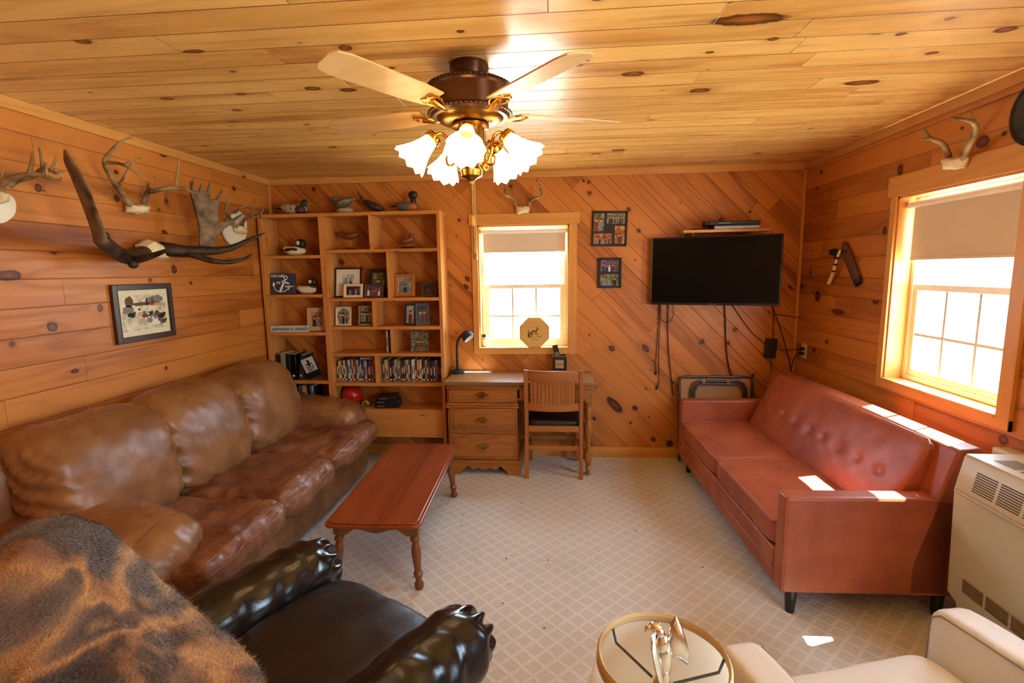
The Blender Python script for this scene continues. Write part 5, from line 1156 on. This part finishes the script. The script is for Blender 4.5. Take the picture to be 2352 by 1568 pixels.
MB().bx(1.787, 1.813, -.036, -.024, 1.775, 2.41, MT(0, 0, 0)).obj('shaft', plain('pale_stick', 'C9A860', .5), st, world=True, bevel=.004)
MB().bx(1.788, 1.812, -.038, -.022, 1.728, 1.778).obj('metal_tip', M_gold, st, world=True, bevel=.002)
dm = MB(); r_ = random.Random(2)
for i in range(26): z = 1.80+.6*i/26; x = 1.800+r_.uniform(-.008, .008); dm.lathe([(.0025, 0), (.0025, .001)], 8, MT(x, -.0362, z, PI/2))
dm.obj('burnt_dots', M_stitch, st, world=True)
MB().tube([(1.80, -.03, 2.405), (1.80, -.024, 2.425)], .003, 6).obj('hanger', M_steel, st, world=True)
# ------------------------------------------------------------------ window sill and desk things
oc = thing('octagon_clock', 'octagonal pale wooden plaque with an engraved deer standing on the window sill', 'plaque', (2.289, -.002, .974))
Q = MT(2.289, -.0, .976, PI/2-.04) @ MT(0, .127, 0); R8 = .1285/math.cos(PI/8)
oct_ = lambda r: [(r*math.cos(PI/8+k*PI/4), r*math.sin(PI/8+k*PI/4)) for k in range(8)]
MB().prism(oct_(R8), 0, .020, Q).obj('board', wood('plaque_pine', X, Z, hx('D8B067'), hx('C4964C'), hx('A87838'), knots=0, vary=.1, streak=.2), oc, world=True, bevel=.005)
en = MB(); zz = .0205
for m in (strip([(-.03, -.02), (-.022, .004), (-.005, .012), (.018, .010), (.026, .03)], .016, .012, zz), strip([(-.024, -.01), (-.03, -.045)], .006, .003, zz), strip([(-.016, -.01), (-.012, -.042)], .006, .003, zz), strip([(.012, 0), (.02, -.035)], .006, .003, zz), strip([(.02, 0), (.034, -.028)], .006, .003, zz),
          strip([(.024, .028), (.042, .030)], .012, .006, zz), strip([(.024, .034), (.018, .052), (.024, .066)], .003, .001, zz), strip([(.030, .034), (.038, .052), (.034, .066)], .003, .001, zz), strip([(-.05, -.04), (-.05, .03)], .016, .003, zz), strip([(-.04, -.04), (-.041, .01)], .010, .002, zz), strip([(-.055, -.046), (.05, -.040)], .003, .002, zz), strip([(.03, -.04), (.066, -.034)], .006, .002, zz)):
    en.add(m.v, m.f, Q)
en.obj('engraving', plain('engraved_brown', '5E3E1C', .7), oc, world=True)
text('lettering', 'Hunting', .018, plain('engraved_brown_text', '5E3E1C', .7), oc, ROOT[oc.name].inverted() @ Q @ MT(0, -.062, .0202), shear=.3, ext=.0004)
for k in range(12): a = 2*PI*k/12; 
MB().tube([(0, 0, .021), (.006, .026, .022)], .0016, 6, M=Q).tube([(0, 0, .0215), (.008, -.018, .0225)], .002, 6, M=Q).obj('clock_hands', M_bright, oc, True, world=True)
sj = thing('spice_jar', 'small clear jar with a black lid at the sill end', 'jar', (1.848, .03, .975)); MB().lathe([(.018, 0), (.021, .004), (.021, .075), (.016, .085)], 18).obj('jar_body', plain('jar_glass', 'B9B49C', .15), sj, True); MB().lathe([(.020, .086), (.020, .108)], 18).obj('lid', M_black, sj, True); MB().lathe([(.0214, .02), (.0214, .062)], 18, cap=False).obj('paper_label', M_white, sj, True)
DT = .766
lp_ = thing('desk_lamp', 'black gooseneck desk lamp on the writing desk beside the bookcase', 'lamp', (1.63, -.10, DT))
MB().lathe([(.058, 0), (.060, .008), (.056, .022), (.030, .032), (.014, .036), (.014, .05)], 28).obj('base', M_blackm, lp_, True)
MB().tube([(0, 0, .04), (-.002, 0, .12), (-.002, 0, .20), (.004, 0, .268), (.030, 0, .318), (.068, -.01, .335), (.085, -.012, .333)], .0105, 12, smooth=2).obj('gooseneck', M_blackm, lp_, True, angle=180)
Q = dirM((.078, -.012, .345), (.55, -.25, -.62))
hd_ = MB().lathe([(.012, -.02), (.030, -.012), (.046, .012), (.053, .045), (.054, .06)], 28, Q, cap=False).lathe([(.0525, .06), (.0515, .045), (.0445, .014), (.028, -.009), (.004, -.012)], 28, Q, cap=False).obj('lamp_head', M_blackm, lp_, True)
MB().lathe([(.050, .0585), (.0495, .045), (.042, .016), (.02, -.004)], 28, Q, cap=False).obj('reflector', plain('lamp_reflector', 'D8D6CC', .4), hd_, True)
MB().tube([(-.05, .02, .012), (-.075, .03, .03), (-.06, .05, .05), (-.03, .055, .03)], .003, 6, smooth=2).obj('lead', M_cord, lp_, True)
pp = thing('paper_sheets', 'loose white papers lying at the back of the writing desk', 'paper', (1.80, -.06, DT), .05); MB().bx(-.12, .12, -.035, .035, 0, .004).obj('sheets', M_white, pp)
rbx = thing('remote_caddy', 'black remote holder box with a tan label on the writing desk', 'box', (2.505, -.085, DT), -.05)
bxm = MB().bx(-.058, .058, -.045, -.039, 0, .15).bx(-.058, .058, .039, .045, 0, .15).bx(-.058, -.052, -.039, .039, 0, .15).bx(.052, .058, -.039, .039, 0, .15).bx(-.052, .052, -.039, .039, 0, .006).obj('box', M_blackm, rbx)
MB().bx(-.035, .035, -.0465, -.0445, .048, .118).obj('label_panel', plain('tan_panel', 'B08E66', .7), rbx)
text('lettering', 'pencils', .02, M_blackm, rbx, MT(0, -.0468, .083, PI/2), shear=.35, ext=.0004)
MB().bx(-.0595, .0595, -.0465, -.038, .146, .152).bx(-.0595, .0595, .038, .0465, .146, .152).bx(-.0595, -.051, -.038, .038, .146, .152).bx(.051, .0595, -.038, .038, .146, .152).obj('metal_rim', M_chrome, rbx)
def remote(label, loc, rz, tilt, L_, c):
    t = thing('remote_control', label, 'remote', loc, rz); Q = Matrix.Rotation(tilt, 4, 'Y') @ Matrix.Rotation(-.18, 4, 'X')
    MB().bx(-.023, .023, -.009, .009, 0, L_, Q).obj('remote_body', c, t, bevel=.005)
    for i in range(7):
        for j in range(3): MB().bx(-.016+j*.0115, -.008+j*.0115, -.0105, -.008, L_*.35+i*.0135, L_*.35+i*.0135+.008, Q).obj('button', M_inkw if (i+j) % 2 else plain('tan_button', 'A08A50', .5), t)
remote('black remote control leaning out of the black caddy on the desk', (2.522, -.100, DT+.012), 0, -.26, .235, M_black)
wp = thing('charger_cable', 'small tangled white charging cable in front of the remote caddy', 'cable', (2.49, -.165, DT))
MB().tube([(-.05, -.01, .003), (-.02, .015, .012), (.02, -.01, .02), (.045, .01, .006), (.0, .02, .004), (-.03, -.015, .015), (.03, -.02, .004)], .003, 7, smooth=2).obj('cable_coil', M_white, wp, True)
# ------------------------------------------------------------------ folded table behind the couch
ft = thing('folding_table', 'folded card table with dark steel legs standing behind the red couch', 'table', (3.80, -.08, 0))
A_ = Matrix.Translation((0, -.13, 0)) @ Matrix.Rotation(-.10, 4, 'X')
MB().bx(3.52, 4.085, .012, .022, .02, .715, A_).obj('table_board', plain('hardboard_tan', 'A87E50', .6), ft, world=True)
MB().tube([(3.508, .008, .02), (3.508, .008, .69), (3.516, .008, .72), (3.545, .008, .732), (4.06, .008, .732), (4.09, .008, .72), (4.098, .008, .69), (4.098, .008, .02)], .011, 10, M=A_).obj('rim_tube', M_steel, ft, True, world=True)
for dx in (0, .022): MB().tube([(3.60+dx, -.008-dx*.3, .02), (3.60+dx, -.008-dx*.3, .63-dx), (3.625+dx, -.008-dx*.3, .68-dx), (3.66+dx, -.008-dx*.3, .697-dx), (3.98, -.008-dx*.3, .697-dx), (4.02-dx, -.008-dx*.3, .68-dx), (4.045-dx, -.008-dx*.3, .63-dx), (4.045-dx, -.008-dx*.3, .02)], .0095, 10, M=A_).obj('leg', M_steel, ft, True, world=True)
for x in (3.70, 3.90): MB().bx(x-.014, x+.014, -.02, .012, .680, .712, A_).obj('leg_clip', M_chrome, ft, world=True, bevel=.003)
# ------------------------------------------------------------------ knife, sheath and clock on the right wall
kn = thing('hunting_knife', 'bone-handled knife hung on the wall left of the couch window', 'knife', (W, -.57, 1.63))
hp_ = [(W-.046, -.652, 1.735), (W-.047, -.625, 1.688), (W-.044, -.60, 1.642), (W-.038, -.575, 1.598), (W-.028, -.53, 1.550), (W-.016, -.478, 1.508)]
MB().tube(hp_, [.007, .009, .010, .011, .012, .013], 12, smooth=1).obj('bone_handle', plain('bone_handle', 'E4CFA0', .4), kn, True, world=True)
for a in (1, 2, 3): v0, v1 = Vector(hp_[a]), Vector(hp_[a+1]); d = (v1-v0).normalized(); MB().tube([tuple(v0-d*.006), tuple(v0+d*.006)], .0125, 12).obj('dark_band', M_blackm, kn, True, world=True)
MB().sq((W-.046, -.575, 1.725), (.024, .13, .05), 2.4, 8).sq((W-.046, -.61, 1.70), (.024, .05, .07), 2.4, 8).obj('guard', plain('dark_iron', '24221E', .5, metal=.5), kn, True, world=True)
ks_ = thing('knife_sheath', 'dark brown leather knife sheath beside the bone-handled knife', 'sheath', (W, -.74, 1.65))
MB().tube([(W-.016, -.632, 1.785), (W-.018, -.66, 1.74), (W-.02, -.70, 1.69), (W-.02, -.77, 1.60), (W-.018, -.82, 1.535)], [.010, .014, .014, .013, .010], 12, flat=((0, .75, .6), [.018, .034, .042, .044, .038])).obj('sheath_body', plain('sheath_leather', '5A2E20', .5), ks_, True, world=True)
MB().tube([(W-.018, -.815, 1.542), (W-.018, -.838, 1.512)], .014, 12, flat=((0, .75, .6), [.040, .034])).obj('sheath_tip', M_blackm, ks_, True, world=True)
MB().bx(W-.034, W-.03, -.70, -.64, 1.715, 1.735).obj('strap', M_blackm, ks_, world=True)
ck_ = thing('wall_clock', 'round dark wall clock cut off by the picture edge near the ceiling', 'clock', (W, -1.99, 2.243))
Q = facing((W, -1.99, 2.243), (0, -1, 0), (0, 0, 1))
MB().lathe([(.120, 0), (.140, .004), (.140, .028), (.125, .036), (.118, .028)], 40, Q).obj('case_rim', M_black, ck_, True, world=True)
MB().lathe([(.118, .02), (.001, .0205)], 40, Q).obj('clock_face', plain('dark_green_face', '1C2A22', .5), ck_, True, world=True)
MB().bx(-.003, .003, -.01, .08, .022, .024, Q).bx(-.05, .01, -.003, .003, .0225, .0245, Q).obj('clock_hands', M_white, ck_, world=True)
# ------------------------------------------------------------------ lamp with the eagle finial
lm = thing('standing_lamp', 'lamp with cream drum shade and a silver eagle finial near the camera', 'lamp', (2.655, -3.48, 0))
M_lsh = bpy.data.materials.new('lampshade_fabric'); M_lsh.use_nodes = True
_t = M_lsh.node_tree; _d = _t.nodes.new('ShaderNodeBsdfTranslucent'); _d.inputs[0].default_value = (.80, .70, .52, 1); _m = _t.nodes.new('ShaderNodeMixShader'); _m.inputs[0].default_value = .45
_p = _t.nodes['Principled BSDF']; _p.inputs['Base Color'].default_value = (.72, .64, .48, 1); _p.inputs['Roughness'].default_value = .85
_t.links.new(_p.outputs[0], _m.inputs[1]); _t.links.new(_d.outputs[0], _m.inputs[2]); _t.links.new(_m.outputs[0], _t.nodes['Material Output'].inputs[0])
M_trimb = plain('shade_trim', 'B79A68', .7)
MB().lathe([(.112, .944), (.172, .70)], 56, cap=False).obj('lamp_shade', M_lsh, lm, True)
MB().lathe([(.1145, .938), (.1155, .946), (.112, .951), (.108, .946), (.109, .938)], 56, cap=False).obj('shade_ring', M_trimb, lm, True)
MB().lathe([(.1125, .945), (.1165, .930), (.1150, .930)], 56, cap=False).obj('shade_trim', M_trimb, lm, True)
for a in (137, 4, 250):
    an = math.radians(a); c, s_ = math.cos(an), math.sin(an)
    MB().tube([(.108*c, .108*s_, .940), (.100*c, .100*s_, .915), (.02*c, .02*s_, .893)], .0026, 8).obj('spider_arm', M_steel, lm, True)
MB().lathe([(.006, .885), (.016, .888), (.016, .896), (.010, .900), (.012, .908), (.009, .914)], 18).obj('finial_base', M_bright, lm, True)
eg = MB().sq((0, 0, .940), (.032, .028, .075), 2.2, 12).sq((-.004, -.002, .975), (.026, .024, .040), 2.2, 10).tube([(-.004, -.002, .985), (-.008, -.003, .998), (-.014, -.003, 1.006)], [.010, .008, .009], 10).sq((-.015, -.003, 1.006), (.022, .017, .017), 2.1, 8)
eg.tube([(-.022, -.003, 1.007), (-.031, -.004, 1.003), (-.033, -.004, .997)], [.005, .0035, .001], 8).sq((0, -.010, .912), (.022, .014, .034), 2.2, 6)
eo = eg.obj('eagle_body', M_gold, lm, True, angle=180)
def feather_rows(poly):
    c = sum((Vector(p) for p in poly), Vector())/len(poly); m = plate(poly, (0, -1, .15), .004)
    for k in range(2, len(poly)-1):
        p = Vector(poly[k]); m.tube([tuple(Vector(poly[0]).lerp(p, .25)+Vector((0, -.004, 0))), tuple(Vector(poly[0]).lerp(p, .95)+Vector((0, -.002, 0)))], [.0022, .0012], 6)
    return m
feather_rows([(.004, .004, .962), (.014, .006, 1.008), (.022, .007, 1.020), (.030, .006, 1.008), (.040, .004, .980), (.048, .002, .948), (.045, .0, .934), (.033, .0, .944), (.014, 0, .946)]).obj('wing', M_gold, eo, True)
feather_rows([(-.008, .0, .965), (-.017, -.010, 1.000), (-.024, -.016, .998), (-.026, -.022, .980), (-.020, -.030, .945), (-.010, -.036, .912), (-.003, -.034, .900), (-.002, -.022, .925), (-.004, -.010, .945)]).obj('wing', M_gold, eo, True)
MB().lathe([(.03, .67), (.03, .74), (.018, .75), (.018, .80), (.03, .84), (.001, .87)], 18).obj('bulb', M_white, lm, True)
MB().lathe([(.12, 0), (.125, .01), (.11, .022), (.03, .035), (.012, .05), (.012, .66), (.02, .68)], 24).obj('pole', M_bronze, lm, True)
